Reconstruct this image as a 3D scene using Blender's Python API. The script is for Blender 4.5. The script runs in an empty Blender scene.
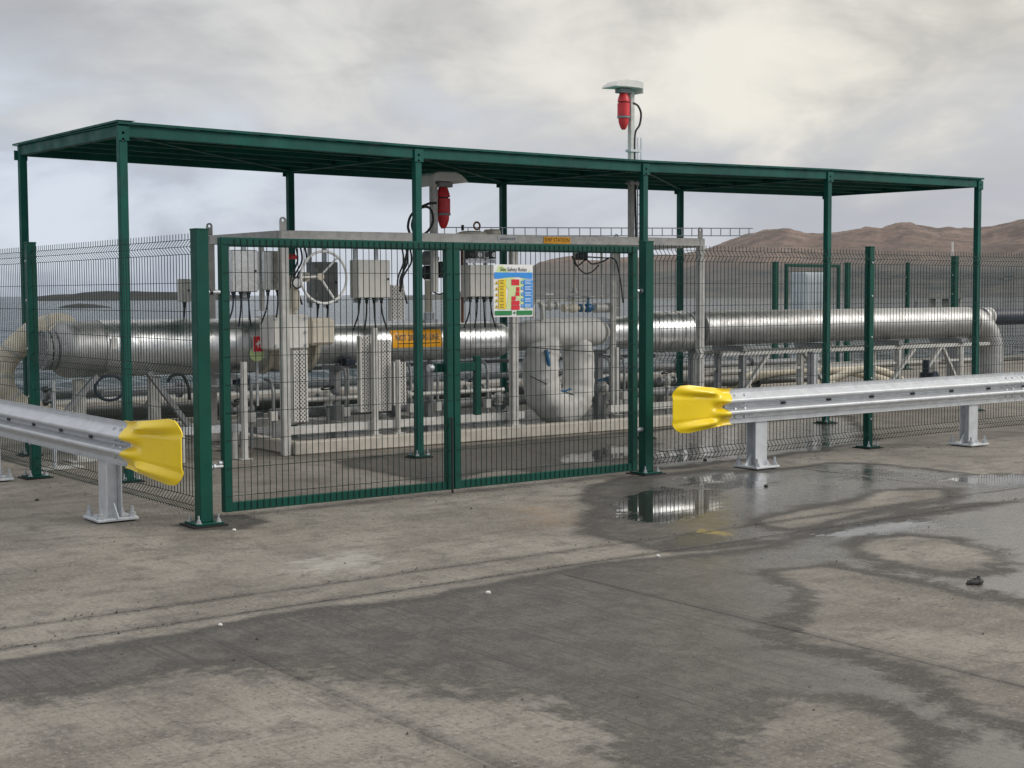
import bpy, bmesh, math, random
import numpy as np
from mathutils import Vector, Matrix, noise as mnoise
PI = math.pi
random.seed(7)
C = bpy.context.scene.collection
SC = bpy.context.scene

# ------------------------------------------------------------------ camera
# world frame: X along the canopy (left to right), Y into the scene (towards the sea), Z up, metres
cam_d = bpy.data.cameras.new('camera'); cam = bpy.data.objects.new('camera', cam_d); C.objects.link(cam)
_r = Vector((0.8035, -0.5952, -0.0043)); _u = Vector((0.0404, 0.0473, 0.9981)); _f = Vector((0.5939, 0.8022, -0.0621))
_f.normalize(); _r = (_r - _r.dot(_f) * _f).normalized(); _u = _r.cross(_f)
cam.matrix_world = Matrix(((_r.x, _u.x, -_f.x, -4.731), (_r.y, _u.y, -_f.y, -11.943), (_r.z, _u.z, -_f.z, 1.6), (0, 0, 0, 1)))
cam_d.sensor_width = 36; cam_d.lens = 36 * 1450 / 1024; cam_d.clip_start = .1; cam_d.clip_end = 20000
SC.camera = cam
SC.view_settings.view_transform = 'Standard'; SC.view_settings.look = 'None'
SC.view_settings.exposure = 0.18; SC.view_settings.gamma = 1
SC.cycles.max_bounces = 6; SC.cycles.glossy_bounces = 3; SC.cycles.diffuse_bounces = 3; SC.cycles.use_denoising = True; SC.cycles.denoising_prefilter = 'FAST'
SC.cycles.sample_clamp_indirect = 6

# ------------------------------------------------------------------ sun + sky
SUN_AZ, SUN_EL = math.radians(-42), math.radians(32)      # azimuth measured from +X towards +Y
sl = bpy.data.lights.new('sun', 'SUN'); sl.energy = 1.6; sl.angle = math.radians(24); sl.color = (1, .96, .90)
so = bpy.data.objects.new('sun', sl); C.objects.link(so)
sd = Vector((math.cos(SUN_EL) * math.cos(SUN_AZ), math.cos(SUN_EL) * math.sin(SUN_AZ), math.sin(SUN_EL)))
so.rotation_euler = sd.to_track_quat('Z', 'Y').to_euler(); so.location = (0, 0, 30)


class NT:
    """small helper to wire shader nodes"""
    def __init__(s, tree): s.t = tree; s.t.nodes.clear()
    def n(s, typ, **kw):
        nd = s.t.nodes.new(typ)
        for k, v in kw.items():
            if k.startswith('_'): setattr(nd, k[1:], v)
            else:
                key = int(k[1:]) if (k[0] == 'i' and k[1:].isdigit()) else k.replace('__', ' ')
                sock = nd.inputs[key]
                if isinstance(v, bpy.types.NodeSocket): s.t.links.new(v, sock)
                else: sock.default_value = v
        return nd
    def math(s, op, a, b=None, c=None, clamp=False):
        nd = s.t.nodes.new('ShaderNodeMath'); nd.operation = op; nd.use_clamp = clamp
        for i, v in enumerate((a, b, c)):
            if v is None: continue
            if isinstance(v, bpy.types.NodeSocket): s.t.links.new(v, nd.inputs[i])
            else: nd.inputs[i].default_value = v
        return nd.outputs[0]
    def mix(s, f, a, b, typ='RGBA', blend='MIX'):
        nd = s.t.nodes.new('ShaderNodeMix'); nd.data_type = typ
        if typ == 'RGBA': nd.blend_type = blend; A, B, O = 6, 7, 2
        else: A, B, O = 2, 3, 0
        for i, v in ((0, f), (A, a), (B, b)):
            if isinstance(v, bpy.types.NodeSocket): s.t.links.new(v, nd.inputs[i])
            else:
                if typ == 'RGBA' and i and len(v) == 3: v = (*v, 1)
                nd.inputs[i].default_value = v
        return nd.outputs[O]
    def noise(s, vec, scale, detail=4, rough=.55, dist=0, out=0):
        nd = s.n('ShaderNodeTexNoise', Scale=scale, Detail=detail, Roughness=rough, Distortion=dist)
        if vec is not None: s.t.links.new(vec, nd.inputs['Vector'])
        return nd.outputs[out]
    def ramp(s, v, lo, hi, a=0., b=1., smooth=True):
        nd = s.t.nodes.new('ShaderNodeMapRange'); nd.interpolation_type = 'SMOOTHSTEP' if smooth else 'LINEAR'
        s.t.links.new(v, nd.inputs[0])
        for i, x in ((1, lo), (2, hi), (3, a), (4, b)): nd.inputs[i].default_value = x
        return nd.outputs[0]
    def vscale(s, vec, sc, loc=(0, 0, 0)):
        nd = s.n('ShaderNodeMapping', Vector=vec, Scale=sc, Location=loc); return nd.outputs[0]
    def attr(s, name):
        nd = s.n('ShaderNodeAttribute', _attribute_name=name); return nd.outputs['Fac']
    def bump(s, h, strength, dist=.01, normal=None):
        nd = s.n('ShaderNodeBump', Strength=strength, Distance=dist, Height=h)
        if normal is not None: s.t.links.new(normal, nd.inputs['Normal'])
        return nd.outputs[0]


W = bpy.data.worlds.new('World'); SC.world = W; W.use_nodes = True
k = NT(W.node_tree)
out = k.n('ShaderNodeOutputWorld')
sky = k.n('ShaderNodeTexSky', _sky_type='NISHITA', _sun_disc=False, _sun_elevation=SUN_EL, _sun_rotation=PI / 2 - SUN_AZ)
tc = k.n('ShaderNodeTexCoord').outputs['Generated']
dirn = k.n('ShaderNodeVectorMath', _operation='NORMALIZE', i0=tc).outputs[0]
sep = k.n('ShaderNodeSeparateXYZ', Vector=dirn)
el = k.math('MAXIMUM', sep.outputs[2], 0.0)
cp = k.n('ShaderNodeVectorMath', _operation='MULTIPLY', i0=dirn, i1=(1, 1, 2.1)).outputs[0]
n1 = k.noise(k.vscale(cp, (1, 1, 1), (.35, .2, .1)), 4.2, 6, .52, .7)
n2 = k.noise(k.vscale(cp, (1, 1, 1.3), (2.1, 1.7, .6)), 11.0, 6, .56, .5)
nn = k.math('ADD', k.math('MULTIPLY', n1, .68), k.math('MULTIPLY', n2, .32))
cl = k.ramp(nn, .35, .65)
# broad change across the overcast: cool away from the sun, warm and brighter round the side where the low sun sits behind the cloud
wdir = (math.cos(math.radians(8)) * .95, math.sin(math.radians(8)) * .95, .31)
wd = k.n('ShaderNodeVectorMath', _operation='DOT_PRODUCT', i0=dirn, i1=wdir).outputs['Value']
warm = k.ramp(wd, .35, 1.0)
dark = k.mix(warm, (.355, .362, .382), (.435, .418, .385))
lite = k.mix(warm, (.545, .555, .565), (.80, .75, .65))
cloud = k.mix(cl, dark, lite)
hz = k.mix(warm, (.575, .63, .71), (.48, .485, .515))
hzn = k.mix(k.ramp(n1, .40, .62), hz, k.mix(warm, (.37, .415, .50), (.40, .405, .435)))
lowc = k.ramp(k.math('ADD', el, k.math('MULTIPLY', k.math('SUBTRACT', n1, .5), .22)), .075, .165)
cloud = k.mix(lowc, hzn, cloud)
# overcast dome: the high sky is brighter than the low sky
zen = k.math('ADD', 1.08, k.math('MULTIPLY', k.ramp(el, .2, .95, smooth=False), .75))
cloud = k.n('ShaderNodeVectorMath', _operation='SCALE', i0=cloud, Scale=k.math('MULTIPLY', zen, 10.0)).outputs[0]
fin = k.mix(.93, sky.outputs[0], cloud)
bg = k.n('ShaderNodeBackground', Color=fin, Strength=.1)
W.node_tree.links.new(bg.outputs[0], out.inputs[0])

# ------------------------------------------------------------------ materials
MATS = {}
def new_mat(name):
    m = bpy.data.materials.new(name); m.use_nodes = True
    k = NT(m.node_tree); o = k.n('ShaderNodeOutputMaterial'); b = k.n('ShaderNodeBsdfPrincipled')
    m.node_tree.links.new(b.outputs[0], o.inputs[0]); MATS[name] = m
    return m, k, b
def lk(k, sock, node, name): k.t.links.new(sock, node.inputs[name])

def plain(name, col, rough=.5, metal=0., var=.12, scale=6., bump=.0, bscale=60., dirt=0., dirtcol=(.12, .10, .08), coat=0., vstretch=1., spec=.5):
    m, k, b = new_mat(name)
    pos = k.n('ShaderNodeNewGeometry').outputs['Position']
    p2 = k.vscale(pos, (1, 1, vstretch))
    nz = k.noise(p2, scale, 5, .6)
    d = tuple(c * (1 - var) for c in col); e = tuple(min(1, c * (1 + var)) for c in col)
    c = k.mix(k.ramp(nz, .3, .7), d, e)
    if dirt > 0:
        dn = k.noise(k.vscale(pos, (1, 1, .35)), 9, 6, .7)
        c = k.mix(k.math('MULTIPLY', k.ramp(dn, .52, .75), dirt), c, dirtcol)
    lk(k, c, b, 'Base Color')
    lk(k, k.ramp(k.noise(pos, scale * 2.7, 4), .3, .7, max(.02, rough - .08), min(1, rough + .1)), b, 'Roughness')
    b.inputs['Metallic'].default_value = metal; b.inputs['Specular IOR Level'].default_value = spec
    if coat: b.inputs['Coat Weight'].default_value = coat; b.inputs['Coat Roughness'].default_value = .15
    if bump > 0:
        lk(k, k.bump(k.noise(pos, bscale, 3), bump, .004), b, 'Normal')
    return m

green = plain('green_paint', (.0002, .062, .043), .5, 0, .14, 3, .05, 90, .16, (.012, .075, .056), spec=.28)
green_c = plain('green_canopy_paint', (.0012, .080, .062), .55, 0, .22, 2.5, .05, 90, .40, (.03, .10, .08), spec=.3)
green_r = plain('green_roof_brightened', (.008, .19, .15), .5, 0, .15, 2.5, 0, 0, .2, (.05, .09, .08))  # canopy green made paler, standing in for ground bounce on the roof underside
wire_g = plain('green_wire', (.0006, .020, .015), .7, 0, .1, 3)
galv = plain('galvanised', (.50, .52, .54), .46, .45, .14, 22, .08, 45, .12, (.30, .29, .27))
galv_w = plain('galvanised_weathered', (.54, .53, .50), .55, .15, .14, 9, .08, 60, .25, (.20, .17, .13))
rail_m = plain('guardrail_zinc', (.60, .62, .64), .40, .40, .08, 10, .05, 40, .10, (.35, .34, .32))
steel = plain('stainless', (.62, .61, .59), .30, .9, .10, 7, .04, 30, .08, (.3, .27, .22))
clad = None
yellow = plain('yellow_plastic', (.97, .69, .003), .36, 0, .04, 4, .03, 30, .05, (.4, .25, .02), coat=.25)
red = plain('red_paint', (.68, .035, .045), .42, 0, .12, 10, 0, 0, .12, (.2, .03, .03))
hood_m = plain('hood_grey', (.70, .69, .65), .5, 0, .07, 8, .03, 70, .14, (.35, .32, .27))
grp = plain('grey_enclosure', (.60, .585, .54), .5, 0, .06, 8, .03, 70, .14, (.28, .25, .20))
grp_d = plain('dark_grey_enclosure', (.24, .245, .25), .5, 0, .1, 8, .03, 70, .1)
white_p = plain('white_paint', (.72, .70, .66), .45, 0, .06, 12, .02, 60, .22, (.38, .30, .22))
cream = plain('cream_paint', (.60, .55, .45), .5, 0, .08, 9, .02, 60, .25, (.30, .22, .14))
black = plain('black_rubber', (.012, .012, .013), .5, 0, .2, 20)
navy = plain('navy_hose_rubber', (.018, .024, .045), .42, 0, .2, 7)
blue_p = plain('blue_paint', (.02, .12, .26), .45, 0, .1, 10)
hose_m = plain('hose_canvas', (.70, .63, .50), .7, 0, .14, 9, .15, 70, .30, (.25, .19, .12), vstretch=1)
jacket = plain('insulation_canvas', (.54, .53, .50), .72, 0, .10, 5, .25, 28, .22, (.30, .27, .23))
brass = plain('brass', (.45, .30, .10), .35, .8, .1, 20)
rust_p = plain('rusty_steel', (.22, .10, .05), .75, .1, .3, 14, .1, 60)
conc_k = plain('bund_concrete', (.50, .46, .40), .8, 0, .14, 5, .2, 50, .35, (.22, .19, .15))
orange = plain('orange_print', (.98, .44, .008), .45, 0, .05, 9)
blk_print = plain('black_print', (.015, .012, .012), .5, 0, .1, 9)
white_pr = plain('white_print', (.82, .82, .80), .45, 0, .03, 9)
red_pr = plain('red_print', (.68, .02, .035), .45, 0, .05, 9)
yel_pr = plain('yellow_print', (.85, .62, .03), .45, 0, .05, 9)
blue_pr = plain('blue_print', (.03, .28, .75), .45, 0, .05, 9)
grn_pr = plain('green_print', (.015, .22, .06), .45, 0, .05, 9)
lime_pr = plain('lime_print', (.62, .75, .36), .45, 0, .05, 9)
asph = plain('asphalt_patch', (.075, .072, .070), .7, 0, .4, 60, .5, 130)
ypaint = plain('worn_yellow_paint', (.52, .36, .03), .65, 0, .2, 30, .1, 80, .8, (.20, .18, .14))
stone_m = plain('dark_stone', (.05, .048, .045), .8, 0, .3, 30, .3, 60)
pale = plain('pale_panel', (.62, .68, .72), .5, 0, .04, 3)

def cladding(name, base=(.66, .675, .68), rough=.34):
    """thin stainless sheet rolled round the insulation: faint dents, brushed round the girth"""
    m, k, b = new_mat(name)
    pos = k.n('ShaderNodeNewGeometry').outputs['Position']
    nz = k.noise(pos, 3.0, 4, .6)
    c = k.mix(k.ramp(nz, .3, .7), tuple(x * .86 for x in base), base)
    st = k.noise(k.vscale(pos, (4, 2.5, 2.5)), 1.5, 6, .7)
    c = k.mix(k.math('MULTIPLY', k.ramp(st, .5, .75), .25), c, (.36, .33, .28))
    lk(k, c, b, 'Base Color'); b.inputs['Metallic'].default_value = .92
    lk(k, k.ramp(st, .3, .7, rough - .04, rough + .12), b, 'Roughness')
    h = k.math('ADD', k.math('MULTIPLY', k.noise(pos, 4.5, 2, .5), 1.0), k.math('MULTIPLY', k.noise(k.vscale(pos, (3, 9, 9)), 1, 3), .10))
    lk(k, k.bump(h, .38, .03), b, 'Normal')
    return m
clad = cladding('pipe_cladding')
clad2 = cladding('pipe_cladding_dull', (.46, .46, .455), .47)

# ------------------------------------------------------------------ mesh helpers
class MB:
    def __init__(s): s.v = []; s.f = []; s.sm = []
    def add(s, vs, fs, smooth=False):
        o = len(s.v); s.v += [tuple(x) for x in vs]; s.f += [tuple(i + o for i in f) for f in fs]; s.sm += [smooth] * len(fs); return s
    def box(s, a, b):
        (x0, y0, z0), (x1, y1, z1) = a, b
        return s.add([(x0, y0, z0), (x1, y0, z0), (x1, y1, z0), (x0, y1, z0), (x0, y0, z1), (x1, y0, z1), (x1, y1, z1), (x0, y1, z1)],
                     [(0, 3, 2, 1), (4, 5, 6, 7), (0, 1, 5, 4), (1, 2, 6, 5), (2, 3, 7, 6), (3, 0, 4, 7)])
    def bx(s, c, d):
        return s.box(tuple(c[i] - d[i] / 2 for i in range(3)), tuple(c[i] + d[i] / 2 for i in range(3)))
    def bar(s, p0, p1, w, h, up=(0, 0, 1)):
        """rectangular bar between two points, w across, h along 'up'"""
        p0, p1 = Vector(p0), Vector(p1); d = (p1 - p0).normalized(); u = Vector(up)
        if abs(d.dot(u)) > .99: u = Vector((0, 1, 0))
        r = d.cross(u).normalized(); u = r.cross(d)
        vs = [p + r * (a * w / 2) + u * (b * h / 2) for p in (p0, p1) for a, b in ((-1, -1), (1, -1), (1, 1), (-1, 1))]
        return s.add(vs, [(0, 1, 2, 3), (7, 6, 5, 4), (0, 4, 5, 1), (1, 5, 6, 2), (2, 6, 7, 3), (3, 7, 4, 0)])
    def tube(s, pts, r, n=8, cap=True, closed=False, smooth=True):
        pts = [Vector(p) for p in pts]; N = len(pts)
        rs = r if isinstance(r, (list, tuple)) else [r] * N
        vs = []; prev = None
        for i, p in enumerate(pts):
            if closed: d = pts[(i + 1) % N] - pts[i - 1]
            else: d = pts[min(i + 1, N - 1)] - pts[max(i - 1, 0)]
            d.normalize()
            if prev is None:
                a = Vector((0, 0, 1)) if abs(d.z) < .9 else Vector((1, 0, 0))
                x = d.cross(a).normalized()
            else:
                x = prev - d * prev.dot(d); x.normalize()
            prev = x; y = d.cross(x)
            for j in range(n):
                t = 2 * PI * (j + .5) / n
                vs.append(p + (x * math.cos(t) + y * math.sin(t)) * rs[i])
        fs = []
        for i in range(N if closed else N - 1):
            for j in range(n):
                a = i * n + j; b = i * n + (j + 1) % n; c = ((i + 1) % N) * n + (j + 1) % n; d = ((i + 1) % N) * n + j
                fs.append((a, b, c, d))
        s.add(vs, fs, smooth and n > 4)
        if cap and not closed:
            s.add([vs[j] for j in range(n)], [tuple(range(n - 1, -1, -1))]); s.add([vs[(N - 1) * n + j] for j in range(n)], [tuple(range(n))])
        return s
    def cyl(s, p0, p1, r, n=16, r1=None): return s.tube([p0, p1], [r, r if r1 is None else r1], n)
    def lathe(s, p, axis, prof, n=20, smooth=True):
        """prof: (distance along axis, radius)"""
        ax = Vector(axis).normalized(); p = Vector(p)
        return s.tube_prof([p + ax * a for a, _ in prof], [r for _, r in prof], ax, n, smooth)
    def tube_prof(s, pts, rs, ax, n, smooth):
        a = Vector((0, 0, 1)) if abs(ax.z) < .9 else Vector((1, 0, 0))
        x = ax.cross(a).normalized(); y = ax.cross(x); vs = []
        for p, r in zip(pts, rs):
            for j in range(n):
                t = 2 * PI * j / n; vs.append(p + (x * math.cos(t) + y * math.sin(t)) * r)
        fs = [(i * n + j, i * n + (j + 1) % n, (i + 1) * n + (j + 1) % n, (i + 1) * n + j) for i in range(len(pts) - 1) for j in range(n)]
        s.add(vs, fs, smooth)
        s.add(vs[:n], [tuple(range(n - 1, -1, -1))]); s.add(vs[-n:], [tuple(range(n))]); return s
    def prism(s, poly, org, ux, uy, th):
        """polygon in the plane (ux,uy) at org, thickness vector th"""
        org, ux, uy, th = Vector(org), Vector(ux), Vector(uy), Vector(th); n = len(poly)
        a = [org + ux * x + uy * y for x, y in poly]; b = [p + th for p in a]
        return s.add(a + b, [tuple(range(n - 1, -1, -1)), tuple(range(n, 2 * n))] + [(i, (i + 1) % n, n + (i + 1) % n, n + i) for i in range(n)])
    def build(s, name, mat, parent=None, bev=0., kind=None, label=None, autosmooth=40):
        me = bpy.data.meshes.new(name)
        V = np.array(s.v, float); c = (V.min(0) + V.max(0)) / 2
        base = wloc(parent) if parent is not None else np.zeros(3)
        me.from_pydata([tuple(x) for x in (V - c)], [], s.f); me.update()
        me.polygons.foreach_set('use_smooth', s.sm)
        bm = bmesh.new(); bm.from_mesh(me)
        if bev > 0:
            es = [e for e in bm.edges if len(e.link_faces) == 2 and e.calc_face_angle(0) > .6 and not (e.link_faces[0].smooth and e.link_faces[1].smooth)]
            bmesh.ops.bevel(bm, geom=es, offset=bev, offset_type='OFFSET', segments=1, affect='EDGES', clamp_overlap=True)
        bmesh.ops.recalc_face_normals(bm, faces=bm.faces)
        bm.to_mesh(me); bm.free()
        if any(s.sm): me.set_sharp_from_angle(angle=math.radians(autosmooth))
        me.materials.append(mat)
        o = bpy.data.objects.new(name, me); C.objects.link(o)
        if parent is not None: o.parent = parent
        o.location = c - base
        if kind: o['kind'] = kind
        if label: o['label'] = label
        return o

def wloc(o):
    l = np.zeros(3)
    while o is not None: l += np.array(o.location); o = o.parent
    return l
def thing(name, label, cat, loc=(0, 0, 0), group=None):
    o = bpy.data.objects.new(name, None); C.objects.link(o); o.location = loc; o.empty_display_size = .1
    o['label'] = label; o['category'] = cat
    if group: o['group'] = group
    return o
def tag(o, label, cat, group=None):
    o['label'] = label; o['category'] = cat
    if group: o['group'] = group
    return o
def dup(root, loc, label, group=None):
    """copy of a thing with its parts and sub-parts"""
    def cp(o, par):
        c = o.copy(); C.objects.link(c); c.parent = par
        for ch in o.children: cp(ch, c)
        return c
    r = cp(root, None); r.location = loc; r['label'] = label
    if group: r['group'] = group
    return r
def text_mesh(txt, size, org, ux, uy, depth, name, mat, parent, width=None):
    """flat lettering standing a hair proud of a surface; org = centre"""
    cu = bpy.data.curves.new('lettering', 'FONT'); cu.body = txt; cu.size = size; cu.align_x = 'CENTER'; cu.align_y = 'CENTER'; cu.extrude = depth
    cu.resolution_u = 2
    t = bpy.data.objects.new('lettering', cu); C.objects.link(t)
    dg = bpy.context.evaluated_depsgraph_get(); me = bpy.data.meshes.new_from_object(t.evaluated_get(dg))
    bpy.data.objects.remove(t); bpy.data.curves.remove(cu)
    V = np.array([v.co[:] for v in me.vertices]); kx = 1.
    if width: kx = width / (V[:, 0].max() - V[:, 0].min())
    ux, uy = Vector(ux), Vector(uy); uz = ux.cross(uy); org = Vector(org)
    mb = MB(); mb.add([org + ux * (v[0] * kx) + uy * v[1] + uz * v[2] for v in V], [tuple(p.vertices) for p in me.polygons])
    bpy.data.meshes.remove(me)
    return mb.build(name, mat, parent)
def bez(p0, p1, p2, p3, n=16):
    p0, p1, p2, p3 = map(Vector, (p0, p1, p2, p3)); o = []
    for i in range(n + 1):
        t = i / n; o.append(p0 * (1 - t) ** 3 + p1 * 3 * t * (1 - t) ** 2 + p2 * 3 * t * t * (1 - t) + p3 * t ** 3)
    return o
def catmull(P, n=8, closed=False):
    P = [Vector(p) for p in P]; o = []; N = len(P)
    for i in range(N if closed else N - 1):
        g = (lambda j: P[j % N]) if closed else (lambda j: P[max(0, min(N - 1, j))])
        a, b, c, d = g(i - 1), g(i), g(i + 1), g(i + 2)
        for q in range(n):
            t = q / n; o.append(.5 * ((2 * b) + (c - a) * t + (2 * a - 5 * b + 4 * c - d) * t * t + (-a + 3 * b - 3 * c + d) * t ** 3))
    if not closed: o.append(P[-1])
    return o
def ring(c, ax, r, rt, n=28, m=6):
    ax = Vector(ax).normalized(); a = Vector((0, 0, 1)) if abs(ax.z) < .9 else Vector((1, 0, 0))
    x = ax.cross(a).normalized(); y = ax.cross(x); c = Vector(c)
    return MB().tube([c + (x * math.cos(2 * PI * i / n) + y * math.sin(2 * PI * i / n)) * r for i in range(n)], rt, m, closed=True)
def base_plate(par, x, y, mat, w=.2, z0=.012, nb=4):
    m = MB(); m.box((x - w / 2, y - w / 2, z0), (x + w / 2, y + w / 2, z0 + .012)); p = m.build('base_plate', mat, par, .002)
    for sx, sy in ((-1, -1), (1, -1), (1, 1), (-1, 1))[:nb]:
        b = MB(); cx, cy = x + sx * w * .36, y + sy * w * .36
        b.lathe((cx, cy, z0 + .012), (0, 0, 1), [(0, .022), (.006, .022), (.006, .014), (.024, .014), (.024, .007), (.055, .006)], 6, False)
        b.build('anchor_bolt', galv, p)
    s = MB(); s.box((x - w * .62, y - w * .62, .001), (x + w * .62, y + w * .62, z0 - .001)); s.build('packing_shim', black, p)
    return p

# ------------------------------------------------------------------ ground: one sheet with sawn joints, dampness held as mesh attributes
WET = [
  [(-3.07,-5.59), (-2.81,-5.57), (-2.20,-5.53), (-1.51,-5.48), (-0.73,-5.55), (0.05,-5.48), (1.02,-5.46), (1.97,-5.54), (3.04,-5.36), (4.42,-5.24), (6.00,-5.42), (-0.82,-9.59), (-0.93,-9.06), (-0.58,-8.67), (-0.38,-8.26), (-0.48,-8.10), (-0.80,-8.19), (-1.25,-8.44), (-1.61,-8.66), (-1.78,-8.53), (-1.44,-8.02), (-1.23,-7.53), (-1.33,-7.27), (-1.56,-7.09), (-1.61,-6.86), (-1.74,-6.60), (-1.98,-6.33), (-2.25,-6.21), (-2.63,-6.28), (-3.01,-6.23), (-3.23,-6.20)],
  [(1.28,-4.52), (1.92,-3.91), (2.34,-3.27), (2.82,-2.75), (3.47,-2.44), (4.41,-2.46), (4.83,-2.79), (5.80,-2.77), (7.20,-4.68), (5.48,-5.74), (4.33,-5.30), (2.97,-5.42), (1.94,-5.56), (1.37,-5.43), (1.29,-5.15)],
  [(2.09,0.20), (3.12,0.50), (4.76,0.73), (6.47,0.69), (4.24,-1.83), (3.19,-1.95), (2.99,-1.33), (1.98,-1.85), (2.08,-1.07), (1.92,-0.28)],
  [(6.47,0.69), (7.55,0.80), (10.06,0.62), (7.80,-1.73), (6.61,-2.06), (5.14,-2.24), (4.12,-2.23), (4.24,-1.83)],
  [(-0.62,-2.49), (-0.60,-2.78), (-0.35,-2.87), (-0.09,-2.74), (-0.06,-2.36), (-0.24,-2.15)],
]
DRY = [
  [(1.41,-6.24), (1.72,-6.33), (1.69,-6.64), (1.67,-7.08), (1.67,-7.65), (1.69,-8.06), (-0.12,-9.16), (-0.04,-8.81), (0.01,-8.51), (0.17,-8.32), (0.31,-8.09), (0.27,-7.78), (0.19,-7.49), (0.29,-7.37), (0.57,-7.19), (0.90,-6.96), (1.16,-6.69), (1.30,-6.45), (1.38,-6.25)],
  [(2.39,-6.00), (2.71,-5.88), (2.96,-5.93), (3.07,-6.16), (2.93,-6.52), (2.71,-6.77), (2.43,-6.88), (2.22,-6.79), (2.09,-6.54), (2.11,-6.30)],
  [(2.67,-4.91), (3.05,-4.79), (3.90,-4.63), (4.58,-4.46), (4.99,-4.63), (4.64,-4.94), (4.03,-5.00), (3.48,-5.07), (2.98,-5.14), (2.62,-5.19)],
  [(6.26,-2.37), (7.08,-2.32), (7.79,-2.64), (7.25,-3.16), (7.04,-3.76), (7.01,-4.04), (6.36,-4.48), (6.02,-4.38), (6.15,-3.65), (6.04,-3.16), (5.87,-2.83)],
]
PUDDLE = [
  [(5.17, -1.15), (5.91, -0.74), (6.03, -1.10), (5.38, -1.67), (4.77, -1.94), (4.61, -1.81)],
  [(6.55, -1.52), (7.11, -1.31), (7.19, -1.64), (6.58, -2.04), (6.23, -2.00)],
  [(2.34,-3.61), (2.88,-3.18), (3.38,-3.04), (3.52,-3.61), (3.29,-4.01), (2.86,-4.33), (2.44,-4.50), (2.04,-4.52), (2.00,-4.15)],
  [(3.87,-2.76), (4.44,-2.67), (4.69,-3.05), (4.22,-3.55), (3.66,-3.58), (3.50,-3.22)],
  [(2.65,-5.48), (3.12,-5.37), (3.63,-5.49), (3.71,-5.72), (3.29,-5.83), (2.84,-5.78), (2.51,-5.72)],
  [(5.24,-3.31), (5.79,-3.37), (5.65,-3.82), (5.01,-4.01), (4.95,-3.62)],
  [(5.51,-4.24), (6.26,-4.30), (6.57,-5.07), (6.00,-5.42), (5.53,-4.82)],
  [(4.18,-0.70), (5.35,-0.42), (4.98,-1.00), (4.10,-1.41), (3.81,-1.17)],
]
RUST = [
  [(1.64,-3.05), (2.22,-3.17), (1.97,-3.95), (1.49,-4.42), (1.17,-4.06)],
]
PATCH = [
  [(1.40,-5.30), (1.46,-5.12), (1.60,-5.02), (1.78,-5.0), (1.98,-4.96), (2.04,-5.10), (1.98,-5.24), (1.84,-5.31)],
]
PAINT = [
  [(2.02,-4.92), (2.12,-4.84), (2.17,-4.95), (2.13,-5.12), (2.06,-5.20), (2.03,-5.06)],
]
CHALK = [
  [(-0.77,-4.07), (-0.25,-3.95), (0.11,-4.09), (-0.03,-4.65), (-0.32,-4.89), (-0.80,-4.82), (-0.96,-4.51)],
]

def axis(lo, hi, segs, extra):
    xs = [lo]
    for a, b, st in segs: xs += list(np.arange(a, b, st))
    xs = [x for x in xs if all(abs(x - e) > .012 for g in extra for e in g)] + [e for g in extra for e in g] + [hi]
    return np.array(sorted(set(round(float(x), 4) for x in xs)))
JY = (-4.93, -5.33); JX = (.37, -1.9, 5.2)
gy = [(j - .012, j - .006, j + .006, j + .012) for j in JY]
gx = [(j - .009, j - .004, j + .004, j + .009) for j in JX]
GX = axis(-30, 60, [(-29, -4, 1.2), (-4, 6.5, .05), (6.5, 12, .12), (12, 59, 1.2)], gx)
GY = axis(-40, 8.3, [(-39, -10, 1.5), (-10, 1.2, .05), (1.2, 8.2, .3)], gy)
XX, YY = np.meshgrid(GX, GY)
PX, PY = XX.ravel(), YY.ravel()
def sdf(poly):
    P = np.array(poly); n = len(P); ins = np.zeros(len(PX), bool); d2 = np.full(len(PX), 1e9)
    for i in range(n):
        x0, y0 = P[i]; x1, y1 = P[(i + 1) % n]
        if y0 != y1:
            cr = ((y0 > PY) != (y1 > PY)) & (PX < (x1 - x0) * (PY - y0) / (y1 - y0) + x0); ins ^= cr
        dx, dy = x1 - x0, y1 - y0; t = np.clip(((PX - x0) * dx + (PY - y0) * dy) / (dx * dx + dy * dy + 1e-9), 0, 1)
        d2 = np.minimum(d2, (PX - x0 - t * dx) ** 2 + (PY - y0 - t * dy) ** 2)
    return np.where(ins, 1, -1) * np.sqrt(d2)
big = lambda L: np.maximum.reduce([sdf(p) for p in L])
wet = np.minimum(big(WET), -big(DRY)); pud = big(PUDDLE); rus = big(RUST); cha = big(CHALK)
def vn(x, y, s): return np.array([mnoise.noise((a * s, b * s, 3.7)) for a, b in zip(x, y)])
near = (PX > -5) & (PX < 14) & (PY > -11) & (PY < 3)
wob = np.zeros(len(PX)); wob[near] = vn(PX[near], PY[near], 1.7) * .10 + vn(PX[near], PY[near], 5.1) * .045
wet = wet + wob; pud = pud + wob * 1.3
PZ = np.zeros(len(PX)); PZ[near] = vn(PX[near], PY[near], .8) * .004
for j in JY: PZ = np.where(np.abs(PY - j) < .0075, -.022, PZ)
for j in JX: PZ = np.where((np.abs(PX - j) < .0055) & (PY < -5.5 if j < 3 else PY > -4.8), PZ - .004, PZ)
nx, ny = len(GX), len(GY)
me = bpy.data.meshes.new('pier_deck')
ii = (np.arange(ny - 1)[:, None] * nx + np.arange(nx - 1)[None, :]).ravel()
F = np.stack([ii, ii + 1, ii + nx + 1, ii + nx], 1)
me.vertices.add(len(PX)); me.vertices.foreach_set('co', np.stack([PX, PY, PZ], 1).ravel())
me.loops.add(F.size); me.loops.foreach_set('vertex_index', F.ravel().astype(np.int32))
me.polygons.add(len(F)); me.polygons.foreach_set('loop_start', np.arange(0, F.size, 4, dtype=np.int32))
me.update(calc_edges=True)
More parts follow.
